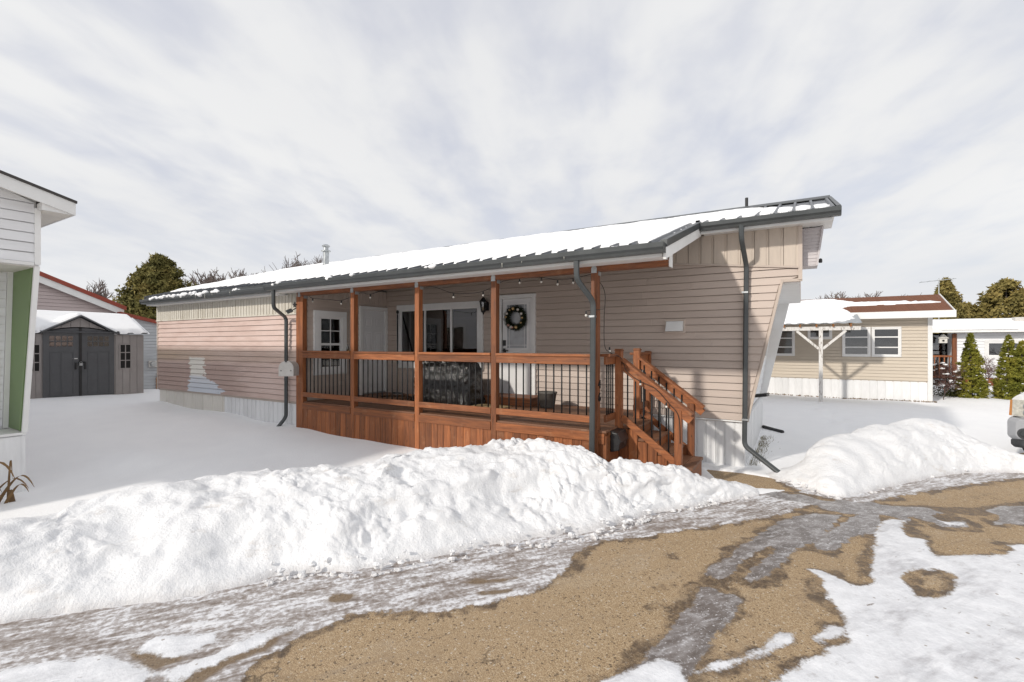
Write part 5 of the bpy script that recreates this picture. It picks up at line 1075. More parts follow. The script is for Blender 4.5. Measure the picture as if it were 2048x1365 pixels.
# ------------------------------------------------------------------ plastic garden shed
def shed():
    S = thing('garden_shed', (-18, 5.35, .3), 'grey plastic garden shed with dark double doors at the end of the yard', 'shed')
    P = plane((-17,0,0),(0,1,0),(1,0,0)); Y0, Y1 = 4.02, 6.62; A, B, C = 4.37, 5.13, 5.89
    MB().box((-19.2,Y0+.02,.1),(-17.03,Y1-.02,2.14)).build('body', 'shed_wall', S)
    fw = MB().pbox(P, Y0, Y1, .1, 2.10, -.03, -.012).build('front_wall', 'shed_wall', S)
    for a, b in ((Y0, A-.03), (C+.03, Y1)):
        n = 3 if a == Y0 else 4
        q = (b-a)/n
        for k in range(n): MB().pbox(P, a+k*q+.006, a+(k+1)*q-.006, .1, 2.13, -.012, .0).build('wall_panel', 'shed_wall', fw, bevel=.004)
    # doors with arched heads
    arch = lambda y: 2.17+.13*(1-((y-B)/(C-B))**2)
    for a, b, s in ((A, B-.03, -1), (B+.03, C, 1)):
        n = 10; pts = [(a, .2)]+[(b, .2)]+[(b+(a-b)*k/n, arch(b+(a-b)*k/n)) for k in range(n+1)]
        d = MB().prism(pts, lambda y, z: P(y, z, -.005), lambda y, z: P(y, z, .018)).build('door', 'shed_door', S)
        w = (b-a); cx = (a+b)/2
        for c0 in (cx-w*.24, cx+w*.10):
            p = MB()
            for q in ((c0-.06,c0+.19,1.63,1.66),(c0-.06,c0+.19,.45,.48),(c0-.06,c0-.035,.48,1.63),(c0+.165,c0+.19,.48,1.63)): p.pbox(P, *q, .018, .027)
            p.build('door_panel', 'shed_door', d, bevel=.003)
        for i in range(4):
            for j in range(2):
                u = cx-.24+i*.125; z = 1.80+j*.155
                MB().pbox(P, u, u+.10, z, z+.125, .019, .021).build('pane', 'window_glass', d); 
        u = b-.09 if s < 0 else a+.05
        MB().pbox(P, u, u+.04, 1.17, 1.36, .019, .05).build('handle', 'black_plastic', d, bevel=.008)
    MB().pbox(P, B-.029, B+.029, .2, 2.29, -.005, .03).build('centre_post', 'black_plastic', S)
    MB().pbox(P, B-.05, B+.11, 1.345, 1.375, .031, .045).build('hasp', 'black_metal', S)
    k = MB(); k.tube([P(B+.03*math.cos(t), 1.34+.035*math.sin(t), .055) for t in np.linspace(0, math.pi, 8)], .006, 6); k.pbox(P, B-.035, B+.035, 1.27, 1.335, .04, .068); k.build('padlock', 'galvanised', S)
    MB().pbox(P, B-.16, B-.06, 1.455, 1.475, .019, .022).build('badge', 'white_paint', S)
    for u0, u1, nc in ((4.10,4.30,2), (6.04,6.28,2)):
        w = MB()
        for q in ((u0-.03,u1+.03,1.84,1.87),(u0-.03,u1+.03,1.13,1.16),(u0-.03,u0,1.16,1.84),(u1,u1+.03,1.16,1.84)): w.pbox(P, *q, .0, .016)
        w = w.build('window', 'shed_wall', S); MB().pbox(P, u0, u1, 1.16, 1.84, .001, .003).build('interior', 'interior_dark', w)
        for i in range(1, 2): MB().pbox(P, (u0+u1)/2-.012, (u0+u1)/2+.012, 1.16, 1.84, .004, .014).build('muntin', 'shed_wall', w)
        for z in (1.385, 1.615): MB().pbox(P, u0, u1, z-.013, z+.013, .004, .0135).build('muntin', 'shed_wall', w)
    # roof: long ridge with a small front gable over the doors
    ez, rzz = 2.17, 2.70; r = MB(); r.hexa([(-16.93,Y0-.08,ez),(-16.93,Y1+.08,ez),(-18.1,Y1+.02,rzz),(-18.1,Y0-.02,rzz),(-16.93,Y0-.08,ez+.03),(-16.93,Y1+.08,ez+.03),(-18.1,Y1+.02,rzz+.03),(-18.1,Y0-.02,rzz+.03)])
    r.hexa([(-19.27,Y0-.08,ez),(-19.27,Y1+.08,ez),(-18.101,Y1+.02,rzz),(-18.101,Y0-.02,rzz),(-19.27,Y0-.08,ez+.03),(-19.27,Y1+.08,ez+.03),(-18.101,Y1+.02,rzz+.03),(-18.101,Y0-.02,rzz+.03)]); rf = r.build('roof', 'shed_door', S)
    g0, g1, gz, gp = A-.06, C+.06, 2.15, 2.62
    n = 8; base = [(C+.03-(C-A+.06)*k/n, arch(C+.03-(C-A+.06)*k/n)+.03) for k in range(n+1)]
    gb = MB()
    for k in range(n):
        (y1, z1), (y0, z0) = base[k], base[k+1]; tz = lambda y: gp-.03-(gp-gz)*abs(y-B)/(C+.06-B)
        if tz(y0) > z0 or tz(y1) > z1: MB().hexa([P(y0+.004,z0,.0),P(y1-.004,z1,.0),P(y1-.004,z1,-.02),P(y0+.004,z0,-.02),P(y0+.004,max(tz(y0),z0+.002),.0),P(y1-.004,max(tz(y1),z1+.002),.0),P(y1-.004,max(tz(y1),z1+.002),-.02),P(y0+.004,max(tz(y0),z0+.002),-.02)]).build('gable_panel', 'shed_wall', rf)
    for y in (g0, g1): MB().hexa([(-16.90,y,gz),(-16.90,B,gp),(-17.75,B,gp),(-17.0,y,gz),(-16.90,y,gz+.035),(-16.90,B,gp+.04),(-17.75,B,gp+.04),(-17.0,y,gz+.035)]).build('gable_roof', 'shed_door', rf)
    X, Y = np.meshgrid(np.arange(-19.3,-16.86,.05), np.arange(Y0-.12,Y1+.13,.05)); Z = np.where(X > -18.1, rzz+.03-(X+18.1)*.453, rzz+.03+(X+18.1)*.453)
    gab = np.where(X > -17.8, gp+.04-np.abs(Y-B)*(gp-gz)/(C+.06-B), 0); Z2 = np.maximum(Z, np.where(X > -17.74, gab, 0))
    D = np.minimum(np.minimum(-16.90-X, X+19.26), np.minimum(Y-(Y0-.07), Y1+.07-Y)) + .03*fbm(X*3, Y*3, 1., 2)
    gm = (gab > Z) & (X > -17.75); D = np.where(gm, np.minimum(D, (-17.08-X) + .02 + .35*np.abs(Y-B)*0), D)
    snow_sheet('shed_snow', 'snow covering the grey garden shed roof', X, Y, Z2+.02*fbm(X, Y, 2., 2), D, th=.075)
shed()

# ------------------------------------------------------------------ homes behind the shed
def rose_home():
    H = thing('rose_home', (-24, 3.5, .2), 'pinkish sided home with red roof edge behind the shed', 'home'); P = plane((-21,0,0),(0,1,0),(1,0,0)); rz = lambda y: 4.9-.427*abs(y-3.6)
    w = MB().prism([(-.2,.2),(7.25,.2),(7.25,rz(7.25)-.30),(3.6,rz(3.6)-.30),(-.2,rz(-.2)-.3)], lambda y, z: (-30,y,z), lambda y, z: (-21.02,y,z)).build('wall', 'rose_siding', H)
    lap(w, P, .3, 4.6, .115, lambda z: max(-.15, 3.6-(4.6-z)/.427), lambda z: min(7.22, 3.6+(4.6-z)/.427), 'rose_siding', proud=.014)
    def sl(h0, h1, x0, x1, m, nm, ye):
        for a, b in ((3.601, ye), (3.599, 7.2-ye)): MB().hexa([(x0,a,rz(a)+h0),(x1,a,rz(a)+h0),(x1,b,rz(b)+h0),(x0,b,rz(b)+h0),(x0,a,rz(a)+h1),(x1,a,rz(a)+h1),(x1,b,rz(b)+h1),(x0,b,rz(b)+h1)]).build(nm, m, H)
    sl(-.06,.0,-30,-20.76,'red_fascia','roof',7.56); sl(-.14,-.061,-20.80,-20.765,'red_fascia','rake_trim',7.56); sl(-.36,-.141,-20.83,-20.80,'white_trim','rake_board',7.5)
    MB().box((-21,7.26,rz(7.5)-.36),(-20.84,7.5,rz(7.5)-.345)).build('soffit', 'white_trim', H)
    G = thing('grey_outbuilding', (-23, 9.3, .1), 'pale grey sided building with red roof edge between shed and taupe home', 'building'); P = plane((-20.6,0,0),(0,1,0),(1,0,0)); rz2 = lambda y: 2.83-.235*(y-7.6)
    w = MB().prism([(7.55,.05),(11,.05),(11,rz2(11)),(7.55,rz2(7.55))], lambda y, z: (-26,y,z), lambda y, z: (-20.62,y,z)).build('wall', 'grey_siding', G)
    lap(w, P, .12, 2.6, .11, lambda z: 7.57, lambda z: min(10.95, 7.6+(2.75-z)/.235), 'grey_siding', proud=.014)
    MB().hexa([(-26,7.3,rz2(7.3)-.02),(-20.5,7.3,rz2(7.3)-.02),(-20.5,11.1,rz2(11.1)-.02),(-26,11.1,rz2(11.1)-.02),(-26,7.3,rz2(7.3)+.10),(-20.5,7.3,rz2(7.3)+.10),(-20.5,11.1,rz2(11.1)+.10),(-26,11.1,rz2(11.1)+.10)]).build('roof', 'red_fascia', G)
    M = thing('electric_meter', (-20.55, 8.3, .98), 'round electric meter on the pale grey wall beside the shed', 'meter')
    MB().pbox(P, 8.15, 8.42, 1.0, 1.24, .02, .10).build('box', 'mailbox_grey', M, bevel=.01); MB().tube([P(8.28,1.12,.10), P(8.28,1.12,.19)], [.105,.095], 20).build('dial', 'galvanised', M)
    MB().tube([P(8.40,.15,.06), P(8.40,.6,.06), P(8.44,.66,.06), P(8.44,.76,.03)], .02, 8).build('pipe', 'rust', M, True)
rose_home()

# ------------------------------------------------------------------ cream home on the right
def cream_home():
    H = thing('cream_home', (-2, 20.9, .1), 'cream sided mobile home with brown shingle roof on the right', 'home'); YW = 18.8; P = plane((0,YW,0),(1,0,0),(0,-1,0))
    w = MB().box((-10,YW+.02,.70),(3.30,23,2.74)).build('wall', 'cream_siding', H)
    lap(w, P, .73, 2.68, .1025, lambda z: -9, lambda z: 3.22, 'cream_siding', [(-.92,-.27,1.52,2.33),(1.17,2.54,1.52,2.36),(.20,.78,2.06,2.36)], seed=31)
    MB().pbox(P, 3.22, 3.33, .02, 2.70, -.02, .03).build('corner_trim', 'white_trim', w)
    sk = MB().box((-10,YW+.03,.0),(3.27,23,.695)).build('skirting', 'white_skirt', H); panels(sk, plane((0,YW+.03,0),(1,0,0),(0,-1,0)), -6, 3.22, .20, lambda u: .0, lambda u: .715, 'white_skirt', 'skirt_panel', d=.012)
    window(H, P, -.97, -.22, 1.46, 2.38, .05, [], [1.76,2.06], .03, 'screen_glass', tm='white_paint', mull=.035)
    window(H, P, 1.10, 1.84, 1.46, 2.40, .05, [], [1.76,2.08], .03, 'screen_glass', [(1.2,1.75,'curtain')], 'white_paint', .035); window(H, P, 1.86, 2.60, 1.46, 2.40, .05, [], [1.76,2.08], .03, 'screen_glass', [(1.95,2.5,'curtain_pale')], 'white_paint', .035)
    window(H, P, .15, .83, 2.02, 2.40, .05, [.49], [], .03, 'screen_glass', tm='white_paint', mull=.035)
    MB().pbox(P, -1.20,-1.02,1.10,1.24,.015,.14).build('outlet_hood', 'mailbox_grey', H)
    rz = lambda y: 2.84+.268*(y-18.4) if y < 20.9 else 2.84+.268*(23.4-y)
    r = MB()
    for a, b in ((18.4,20.8995),(23.4,20.9005)): r.hexa([(-10.3,a,rz(a)-.05),(3.72,a,rz(a)-.05),(3.86,b,rz(b)-.05),(-10.3,b,rz(b)-.05),(-10.3,a,rz(a)),(3.72,a,rz(a)),(3.86,b,rz(b)),(-10.3,b,rz(b))])
    rf = r.build('roof', 'shingle_brown', H)
    # shingle courses stand a little proud of each other
    k = 0; y = 18.42
    while y < 20.85:
        MB().hexa([(-6,y,rz(y)+.002),(3.715,y,rz(y)+.002),(3.725,y+.14,rz(y+.14)+.002),(-6,y+.14,rz(y+.14)+.002),(-6,y,rz(y)+.014),(3.715,y,rz(y)+.014),(3.725,y+.14,rz(y+.14)+.004),(-6,y+.14,rz(y+.14)+.004)]).build('shingle_course', 'shingle_brown', rf); y += .145
    MB().box((-10.2,18.375,2.64),(3.78,18.399,2.845)).build('fascia', 'white_trim', rf); MB().box((-10.2,18.40,2.66),(3.35,18.79,2.68)).build('soffit', 'soffit', rf)
    MB().hexa([(3.705,18.38,2.66),(3.73,18.38,2.66),(3.87,20.9,rz(20.9)-.18),(3.845,20.9,rz(20.9)-.18),(3.73,18.38,2.86),(3.755,18.38,2.86),(3.895,20.9,rz(20.9)+.02),(3.87,20.9,rz(20.9)+.02)]).build('rake_board', 'white_trim', rf)
    # canopy
    C = thing('patio_canopy', (.47,17,.12), 'weathered white post and snowy corrugated canopy against the cream home', 'canopy'); cz = lambda y: 2.46+.22*(y-16.9)
    n = 60; vs = []
    for k in range(n+1):
        x = -3.2+4.66*k/n; dz = .018*(1 if k % 4 < 2 else 0); vs += [(x,16.9,cz(16.9)+dz),(x,18.36,cz(18.36)+dz)]
    MB().add(vs, [(2*k,2*k+2,2*k+3,2*k+1) for k in range(n)]).build('corrugated_sheet', 'galvanised', C)
    x = -3.0
    while x < 1.45: MB().bar((x,16.93,cz(16.93)-.055), (x,18.36,cz(18.36)-.055), .045, .09).build('rafter', 'rust', C); x += .42
    MB().box((-3.2,17.0,2.27),(1.44,17.06,2.38)).build('beam', 'peeling_white', C)
    for px in (.47, -2.4):
        MB().box((px-.05,16.99,.02),(px+.05,17.09,2.268)).build('post', 'peeling_white', C)
        MB().bar((px-.05,17.04,1.72),(px-.62,17.04,2.26), .05, .07).build('brace', 'peeling_white', C); MB().bar((px+.05,17.04,1.72),(px+.62,17.04,2.26), .05, .07).build('brace', 'peeling_white', C)
    X, Y = np.meshgrid(np.arange(-6,3.7,.06), np.arange(16.85,20.85,.06)); onc = Y < 18.37
    Z = np.where(onc, cz(Y)+.02, 2.84+.268*(Y-18.4)+.012)
    edge = 1.25+.12*fbm(Y*2.5, X*.5, 3., 3)
    D1 = np.minimum(np.minimum(edge-X, Y-(17.02+.10*fbm(X*1.7, X*0, 2., 3)+np.where(X > .55, .32*sst(.5,1.2,X), 0))), 18.5-Y)
    e2 = 1.3 + .35*fbm(Y*1.2+3, X*.3, 8., 3); D2 = np.minimum(e2-X, np.minimum(20.35+.25*fbm(X*.8, Y*0, 5., 3)-Y, Y-18.30)); ton = .16*(1-np.abs((Y-19.55)/.16)) - np.abs(X-1.8)*.06 + .05*fbm(X*4, Y*4, 1., 3); D2 = np.maximum(D2, ton)
    snow_sheet('canopy_snow', 'snow on the canopy and lower roof of the cream home', X, Y, np.maximum(Z, np.where(onc, Z, Z)), np.maximum(np.where(onc, D1, -1), np.where(Y > 18.28, D2, -1)), th=.09)
cream_home()
def litter():
    rs = random.Random(6); g = MB()
    for k in range(420):
        c = rs.choice((-.9, .1, 1.3, 1.9, 2.6, 3.1)); x = min(3.4, c+rs.gauss(0,.35)); y = 18.79-abs(rs.gauss(0,.06)); p = Vector((x, y, float(ground_h(np.array([x]), np.array([y]))[0])+.012)); a = Vector((rs.gauss(0,1), rs.gauss(0,1), abs(rs.gauss(0,.7)))).normalized()*rs.uniform(.02,.06); b = a.cross(Vector((rs.gauss(0,1),rs.gauss(0,1),rs.gauss(0,1)))).normalized()*.018
        g.add([p-b, p+b, p+a], [(0,1,2)])
    tag(g.build('leaf_litter', 'dry_leaf', None), 'dead leaves along the foot of the cream home', kind='stuff')
litter()

# ------------------------------------------------------------------ far white home
def far_home():
    H = thing('white_bungalow', (12, 29, .1), 'long low white home with snowy flat roof far right', 'home'); YW = 27; P = plane((0,YW,0),(1,0,0),(0,-1,0))
    w = MB().box((5.5,YW+.02,.45),(20,31,2.34)).build('wall', 'white_siding', H); lap(w, P, .5, 2.32, .12, lambda z: 5.52, lambda z: 19.9, 'white_siding', [(6.5,9.2,1.35,1.95)], name='siding', joined=True)
    window(H, P, 6.42, 9.3, 1.28, 2.02, .10, [7.9], [], .03, 'screen_glass', [(6.6,9.1,'curtain_pale')])
    MB().box((5.5,YW+.05,-.05),(20,YW+.1,.45)).build('lattice_backing', 'interior_dark', H)
    x = 5.52
    while x < 12: MB().box((x,YW-.0,-.05),(x+.24,YW+.04,.47)).build('skirt_board', 'stained_wood_z', H); x += .31
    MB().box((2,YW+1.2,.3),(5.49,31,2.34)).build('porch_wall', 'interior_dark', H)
    for a, b in ((3.0,3.9),(3.95,4.65),(4.7,5.42)):
        for c, d in ((.95,1.55),(1.6,2.25)): MB().box((a,YW+1.12,c),(b,YW+1.14,d)).build('pane', 'window_glass', H)
    MB().box((5.42,YW-.05,.0),(5.56,YW+.08,2.3)).build('porch_post', 'stained_wood_z', H); MB().box((2.5,YW,1.30),(5.42,YW+.07,1.38)).build('porch_rail', 'stained_wood_x', H); MB().box((2.5,YW,.42),(5.42,YW+.07,.5)).build('porch_rail', 'stained_wood_x', H)
    x = 2.6
    while x < 5.4: MB().box((x,YW+.02,.5),(x+.035,YW+.05,1.30)).build('baluster', 'stained_wood_z', H); x += .16
    r = MB().hexa([(2,26.6,2.42),(20.4,26.6,2.42),(20.4,29.2,2.86),(2,29.2,2.86),(2,26.6,2.50),(20.4,26.6,2.50),(20.4,29.2,2.94),(2,29.2,2.94)]).build('roof', 'shingle_dark', H)
    MB().box((2,26.55,2.34),(20.4,26.59,2.52)).build('fascia', 'white_trim', r); MB().box((7.6,28.0,2.75),(8.1,28.4,2.98)).build('roof_vent', 'mailbox_grey', r)
    X, Y = np.meshgrid(np.arange(2,20,.12), np.arange(26.5,29.3,.08)); Z = 2.50+.169*(Y-26.6); D = np.minimum(Y-26.62, 29.15-Y)+.06*fbm(X, Y, 1., 2); hole = np.minimum(.22-np.abs(Y-27.5)+.0*X, X-9.6)+.10*fbm(X*1.5, Y*3, 7., 3); D = np.minimum(D, -hole); hole2 = .10-np.hypot((X-6.9)/5, Y-27.0)+.05*fbm(X*3, Y*3, 5., 2); D = np.minimum(D, -hole2)
    snow_sheet('bungalow_snow', 'snow on the low roof of the far white home', X, Y, Z, D, th=.08)
    B = thing('bird_house', (5.1,27.0,1.9), 'small white bird house hanging in the far brown porch', 'bird house')
    MB().box((5.0,26.95,1.90),(5.26,27.15,2.12)).build('box', 'birdhouse_white', B); MB().prism([(-.18,2.10),(.18,2.10),(0,2.28)], lambda x, z: (5.13+x,26.9,z), lambda x, z: (5.13+x,27.2,z)).build('roof', 'birdhouse_white', B); MB().tube([(5.13,26.94,2.0),(5.13,26.955,2.0)], .04, 10).build('hole', 'interior_dark', B)
    A = thing('tv_antenna', (5.3,28.6,2.8), 'thin television antenna above the far white roof', 'antenna'); MB().tube([(5.4,29.2,2.8),(5.4,29.2,4.9)], .02, 6).build('mast', 'galvanised', A); MB().tube([(4.7,29.2,4.75),(6.0,29.2,4.85)], .015, 5).build('boom', 'galvanised', A)
    for k in range(5): MB().tube([(4.75+k*.28,28.9,4.76+k*.02),(4.75+k*.28,29.5,4.76+k*.02)], .008, 4).build('element', 'galvanised', A)
far_home()

# ------------------------------------------------------------------ trees and shrubs
def leaf_cloud(mb, rs, centre, r, n, size, flat=.7):
    for _ in range(n):
        d = Vector((rs.gauss(0,1), rs.gauss(0,1), rs.gauss(0,flat))); d = d.normalized()*r*rs.random()**.45; p = centre+Vector((d.x, d.y, d.z*flat))
        a = Vector((rs.gauss(0,1), rs.gauss(0,1), rs.gauss(0,1))).normalized(); b = a.cross(Vector((rs.gauss(0,1), rs.gauss(0,1), rs.gauss(0,1)))).normalized(); s = size*rs.uniform(.6,1.4)
        mb.add([p-b*s*.32, p+b*s*.32, p+a*s], [(0,1,2)])
def conifer(name, label, loc, h, r, seed, m, clumps, per, size, shape=lambda t: 1-t, group=None, base=.06, stems=1, snow=0):
    rs = random.Random(seed); T = thing(name, loc, label, 'tree', group); L = Vector(loc)
    MB().tube([L+Vector((0,0,-.1)), L+Vector((0,0,h*.5)), L+Vector((0,0,h*.96))], [r*.09+.02, r*.05+.015, .01], 7).build('trunk', 'bark', T, True)
    mb = MB(); sn = MB()
    for k in range(clumps):
        t = rs.random()**1.15; a = rs.uniform(0, 2*math.pi); lob = 1+.16*math.sin(a*3+seed)+.10*math.sin(a*5+t*9+seed*2); rr = r*shape(t)*lob*rs.uniform(.62,1.05)
        c = L+Vector((rr*math.cos(a), rr*math.sin(a), h*(base+t*(1-base)))); cr = r*(.10+.16*shape(t))*rs.uniform(.7,1.3)
        leaf_cloud(mb, rs, c, cr, per, size)
        if snow and rs.random() < snow: sn.ball(c+Vector((math.cos(a)*cr*.6, math.sin(a)*cr*.6, cr*.35)), rs.uniform(.010,.026), 6, 4, (1.4,1.4,.5))
    mb.build('crown', m, T)
    if sn.v: tag(sn.build('snow_dabs', 'roof_snow_mat', T, True), kind='stuff')
    return T
cedar = lambda t: (1-t)**.75*(.80+.20*min(1, t*6))
conifer('cedar_tree', 'pointed green cedar nearest the cream home', (4.50,20.25,.12), 2.05, .40, 1, 'cedar_green', 420, 46, .05, cedar, 'green cedars on the snow', .02, snow=.16)
conifer('cedar_tree', 'pointed green cedar at the right edge of the photo', (5.40,20.45,.12), 2.0, .38, 2, 'cedar_green', 380, 46, .05, cedar, 'green cedars on the snow', .02, snow=.16)
conifer('cedar_tree', 'shorter green cedar joined to its taller neighbour by the car', (5.78,20.75,.12), 1.80, .40, 3, 'cedar_green', 380, 46, .05, cedar, 'green cedars on the snow', .02, snow=.16)
full = lambda t: math.sin(min(1, (t*.86+.14))*math.pi)**.6*(1-.35*t)
conifer('evergreen_tree', 'tall bushy evergreen behind the left end of the taupe roof', (-43.5,18,0), 8.7, 2.9, 5, 'conifer_olive', 520, 60, .26, full)
for i, (x, y, h, r, lab) in enumerate(((8.3,43,6.2,1.7,'slim ragged conifer behind the far white home, beside the cream roof'),(10.1,47,4.7,2.0,'low golden conifer behind the far white home'),(12.3,47,6.3,2.4,'broad golden conifer behind the far white home at the right edge'),(14.9,48,6.6,2.4,'broad conifer mostly beyond the right edge'),(6.6,46,3.9,1.8,'low conifer peeking over the cream home eave'))):
    conifer('conifer_tree', lab, (x,y,0), h, r, 20+i, 'conifer_gold' if i != 3 else 'conifer_olive', 330, 50, .22, (lambda t: (1-t)**.8) if i == 0 else full, 'conifers beyond the far white home')
def bare_tree(name, label, loc, h, seed, group=None, lev=5, m='twig', spread=.55, r0=None, nb=(3,4)):
    rs = random.Random(seed); T = thing(name, loc, label, 'tree' if h > 2.5 else 'shrub', group); L = Vector(loc); tr = MB(); br = MB(); r0 = r0 or h*.018
    def grow(p, d, l, r, k):
        # one limb and its forks
        if k > lev: return
        n = 3; pts = [p]; q = p; dd = d
        for i in range(n): dd = (dd+Vector((rs.gauss(0,.13), rs.gauss(0,.13), rs.gauss(.05,.08)))).normalized(); q = q+dd*l/n; pts.append(q)
        (tr if k == 0 else br).tube(pts, [r*(1-.45*i/n) for i in range(n+1)], 6 if k < 2 else 3, cap=False)
        for j in range(rs.randint(*nb)):
            t = rs.uniform(.35, 1); b = p.lerp(q, t) if k else p.lerp(q, rs.uniform(.5,1)); nd = (dd+Vector((rs.gauss(0,spread), rs.gauss(0,spread), rs.gauss(.12,spread*.6)))).normalized()
            grow(b, nd, l*rs.uniform(.55,.78), r*.64, k+1)
    grow(L-Vector((0,0,.1)), Vector((0,0,1)), h*.34, r0, 0)
    top = max(v.z for v in br.v)-L.z; k = h/top; kk = Vector((k*.9, k*.9, k))
    for mb in (tr, br): mb.v = [L+Vector(((v.x-L.x)*kk.x, (v.y-L.y)*kk.y, (v.z-L.z)*kk.z)) for v in mb.v]
    tr.build('trunk', 'bark', T, True); br.build('crown', m, T); return T
def at_dir(px, depth):      # a spot on the ground in the direction seen at that width of the view
    u = (px-1024)/959; S, C = math.sin(R(31.2)), math.cos(R(31.2)); return (depth*(u*C-S), depth*(u*S+C), 0)
for i, (px, dep, h, lab) in enumerate(((150,62,9.8,'bare grey tree left of the evergreen, above the red roof edge'),(200,60,10.0,'bare tree between the red roof edge and the evergreen'),(240,64,10.4,'bare tree standing directly left of the evergreen'),(405,52,10.6,'bare tree directly right of the evergreen'),(445,56,11.0,'bare tree above the left end of the snowy roof'),(540,58,12.2,'bare tree left of the flue pipe'),(590,62,13.4,'bare tree just left of the flue pipe'),(632,60,13.2,'bare tree directly behind the flue pipe'),
        (1700,60,8.6,'bare tree top above the brown shingle roof'),(1745,62,9.0,'taller bare tree top above the brown shingle roof'),(1660,64,8.4,'leftmost bare tree top above the brown shingle roof'))):
    bare_tree('bare_tree', lab, at_dir(px, dep), h, 40+i, 'bare trees on the skyline', r0=.26, nb=(3,4), lev=5)
def bushes():
    T = bare_tree('snowy_shrub', 'dark twiggy shrub dusted with snow beside the cream home corner', (3.72,19.6,.10), 1.3, 77, lev=4, m='twig_red', spread=.9, r0=.010, nb=(4,5))
    rs = random.Random(8); mb = MB(); sn = MB()
    for k in range(60):
        a = rs.uniform(0, 6.28); t = rs.random(); c = Vector((3.74+.38*math.cos(a)*rs.random()**.5, 19.6+.38*math.sin(a)*rs.random()**.5, .45+.75*t)); leaf_cloud(mb, rs, c, .13, 16, .045)
        if k % 3 == 0: sn.ball(c+Vector((0,-.05,.1)), rs.uniform(.02,.05), 7, 5, (1.5,1.4,.55))
    mb.build('leaves', 'twig_red', T); tag(sn.build('snow_dabs', 'roof_snow_mat', T, True), kind='stuff')
    rs = random.Random(18); E = thing('low_evergreen', (4.05,20.4,.1), 'low dark evergreen bush with snow behind the twiggy shrub', 'shrub'); mb = MB(); sn = MB()
    for k in range(70):
        c = Vector((4.05+rs.gauss(0,.18), 20.4+rs.gauss(0,.18), .2+abs(rs.gauss(0,.25)))); leaf_cloud(mb, rs, c, .12, 20, .05)
        if k % 3 == 0: sn.ball(c+Vector((0,-.05,.12)), rs.uniform(.03,.07), 7, 5, (1.5,1.4,.5))
    mb.build('foliage', 'shrub_green', E); tag(sn.build('snow_dabs', 'roof_snow_mat', E, True), kind='stuff')
    bare_tree('bare_shrub', 'round tangle of bare twigs against the far white wall', (6.15,25.6,.1), 1.35, 79, lev=4, m='twig_red', spread=1.0, r0=.015, nb=(4,5))
    bare_tree('bare_shrub', 'bare twiggy bush at the right edge behind the cedars', (8.0,25.6,.1), 1.8, 80, lev=4, m='twig_red', spread=.9, r0=.015, nb=(4,5))
    A = thing('garden_arch', (5.75,25.9,.1), 'thin dark wire garden arch before the far white wall', 'arch'); MB().tube([(5.5,25.9,.1),(5.5,25.9,1.0),(5.62,25.9,1.35),(5.85,25.9,1.45),(6.08,25.9,1.35),(6.2,25.9,1.0),(6.2,25.9,.1)], .014, 6).build('hoop', 'black_metal', A, True)
bushes()

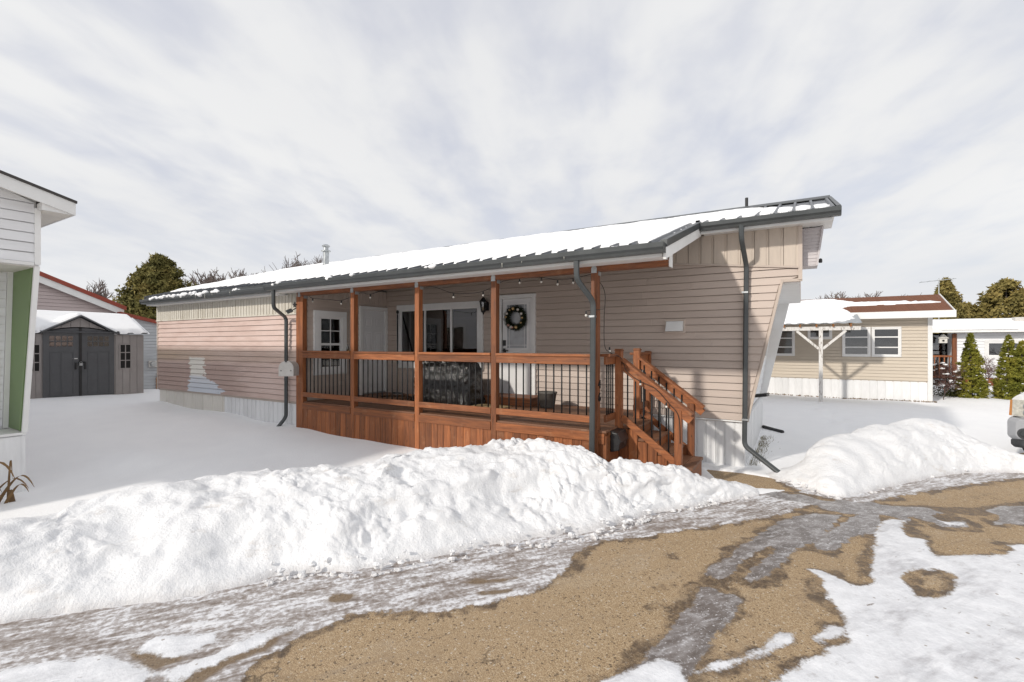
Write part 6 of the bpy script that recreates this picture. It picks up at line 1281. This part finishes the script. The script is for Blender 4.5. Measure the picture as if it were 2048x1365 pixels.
# ------------------------------------------------------------------ parked car (front corner in view)
def car():
    # local frame: x to the viewer's right across the front, y backwards along the car, z up; origin at front centre on the ground
    C = local_thing('parked_car', (3.47,9.99,.04), math.atan2(-.55,.83), 'white sport utility vehicle parked at the right edge of the photo', 'car')
    W = .93
    def loft(secs, nm, m, bevel=0, smooth=True):
        mb = MB(); n = len(secs[0]); vs = [v for s in secs for v in s]; fs = [tuple(range(n))[::-1], tuple(range((len(secs)-1)*n, len(secs)*n))]
        for i in range(len(secs)-1):
            for k in range(n): fs.append((i*n+k, i*n+(k+1) % n, (i+1)*n+(k+1) % n, (i+1)*n+k))
        mb.add(vs, fs); return mb.build(nm, m, C, False, origin=(0,0,0), bevel=bevel)
    def ring(y, w, z0, z1, c=.08): return [(-w,y,z0+c),(-w+c,y,z0),(w-c,y,z0),(w,y,z0+c),(w,y,z1-c),(w-c,y,z1),(-w+c,y,z1),(-w,y,z1-c)]
    loft([ring(.10,.80,.66,.98),ring(.22,.89,.62,1.03),ring(.6,W,.52,1.07),ring(1.4,W,.45,1.12),ring(3.6,W,.45,1.14),ring(4.5,.92,.5,1.12),ring(4.62,.86,.55,1.05)], 'body', 'car_paint', .03)
    loft([ring(1.35,.80,1.10,1.14,.02),ring(1.95,.72,1.10,1.66,.06),ring(2.3,.70,1.10,1.74,.08),ring(3.9,.70,1.10,1.74,.08),ring(4.5,.74,1.10,1.2,.04)], 'cabin', 'car_paint', .03)
    MB().hexa([(-.72,1.44,1.235),(.72,1.44,1.235),(.72,1.47,1.23),(-.72,1.47,1.23),(-.64,1.90,1.64),(.64,1.90,1.64),(.64,1.93,1.63),(-.64,1.93,1.63)]).build('windshield', 'window_glass', C, origin=(0,0,0))
    for s in (-1, 1):
        MB().hexa([(s*.812,2.0,1.18),(s*.80,3.8,1.18),(s*.81,3.8,1.18),(s*.822,2.0,1.18),(s*.705,2.2,1.64),(s*.705,3.7,1.64),(s*.715,3.7,1.64),(s*.715,2.2,1.64)]).build('side_window', 'window_glass', C, origin=(0,0,0))
    loft([ring(-.02,.76,.36,.66,.05),ring(.05,.88,.34,.68,.05),ring(.22,.93,.34,.68,.05),ring(.55,.945,.36,.66,.05)], 'bumper', 'bumper_silver', .02)
    loft([ring(-.01,.70,.24,.37,.04),ring(.05,.84,.22,.37,.04),ring(.30,.90,.22,.37,.04),ring(.5,.92,.24,.37,.04)], 'air_dam', 'car_trim', .01)
    MB().box((-.44,-.0,.42),(.44,.06,.56)).build('lower_grille', 'car_trim', C, origin=(0,0,0))
    g = MB().box((-.42,.06,.70),(.42,.12,.94)).build('grille', 'car_trim', C, origin=(0,0,0))
    for k in range(4): MB().box((-.41,.045,.725+k*.055),(.41,.07,.742+k*.055)).build('grille_bar', 'bumper_silver', g, origin=(0,0,0))
    for s in (-1, 1):
        h = MB().hexa([(s*.47,.02,.71),(s*.842,.095,.70),(s*.842,.25,.70),(s*.47,.2,.71),(s*.47,.045,.97),(s*.842,.12,.95),(s*.842,.25,.95),(s*.47,.2,.97)]).build('headlight', 'lamp_lens', C, origin=(0,0,0))
        MB().hexa([(s*.845,.10,.70),(s*.895,.15,.70),(s*.915,.36,.71),(s*.803,.3,.70),(s*.845,.125,.95),(s*.885,.165,.94),(s*.91,.36,.93),(s*.803,.3,.95)]).build('turn_signal', 'amber', h, origin=(0,0,0))
        for zz in (.77,.87): MB().ball((s*.66,.05,zz), .045, 10, 6).build('bulb_reflector', 'galvanised', h, True, origin=(0,0,0))
        f = MB().tube([(s*.66,-.025,.45),(s*.66,.05,.45)], [.085,.09], 20).build('fog_lamp', 'car_trim', C, origin=(0,0,0)); MB().tube([(s*.66,-.035,.45),(s*.66,-.027,.45)], [.055,.06], 20).build('fog_lens', 'dark_metal', f, True, origin=(0,0,0))
        for y in (.92, 3.65):
            w = MB().lathe([(.20,-.11),(.35,-.11),(.37,-.08),(.37,.08),(.35,.11),(.20,.11)], (0,0,0), 28); w.v = [Vector((s*.80+v.z, y+v.x, .36+v.y)) for v in w.v]; w = w.build('wheel', 'tyre', C, True, origin=(0,0,0))
            rm = MB().lathe([(.0,.05),(.06,.06),(.19,.08),(.205,.112),(.21,.112)], (0,0,0), 20); rm.v = [Vector((s*(.80+v.z), y+v.x, .36+v.y)) for v in rm.v]; rm.build('rim', 'galvanised', w, True, origin=(0,0,0))
        MB().box((s*.96-.08,1.75,1.12),(s*.96+.08,1.87,1.26)).build('mirror', 'car_paint', C, origin=(0,0,0), bevel=.02)
    # snow on the bonnet
    X, Y = np.meshgrid(np.linspace(-.80,.80,50), np.linspace(.34,1.38,40)); b = np.minimum(1-np.abs(X)/.80, np.minimum((Y-.34)/.3, (1.38-Y)/.3)); Z = np.interp(Y, [.1,.22,.6,1.4], [.985,1.035,1.075,1.12]) - .05*np.clip((np.abs(X)-.6)/.24, 0, 1)**2 + .055*sst(0, .25, b+.12*fbm(X*3, Y*3, 1., 2)) - .004
    o = grid_mesh('bonnet_snow', X, Y, Z, 'roof_snow_mat'); o.parent = C; tag(o, 'thin snow lying on the bonnet')
car()
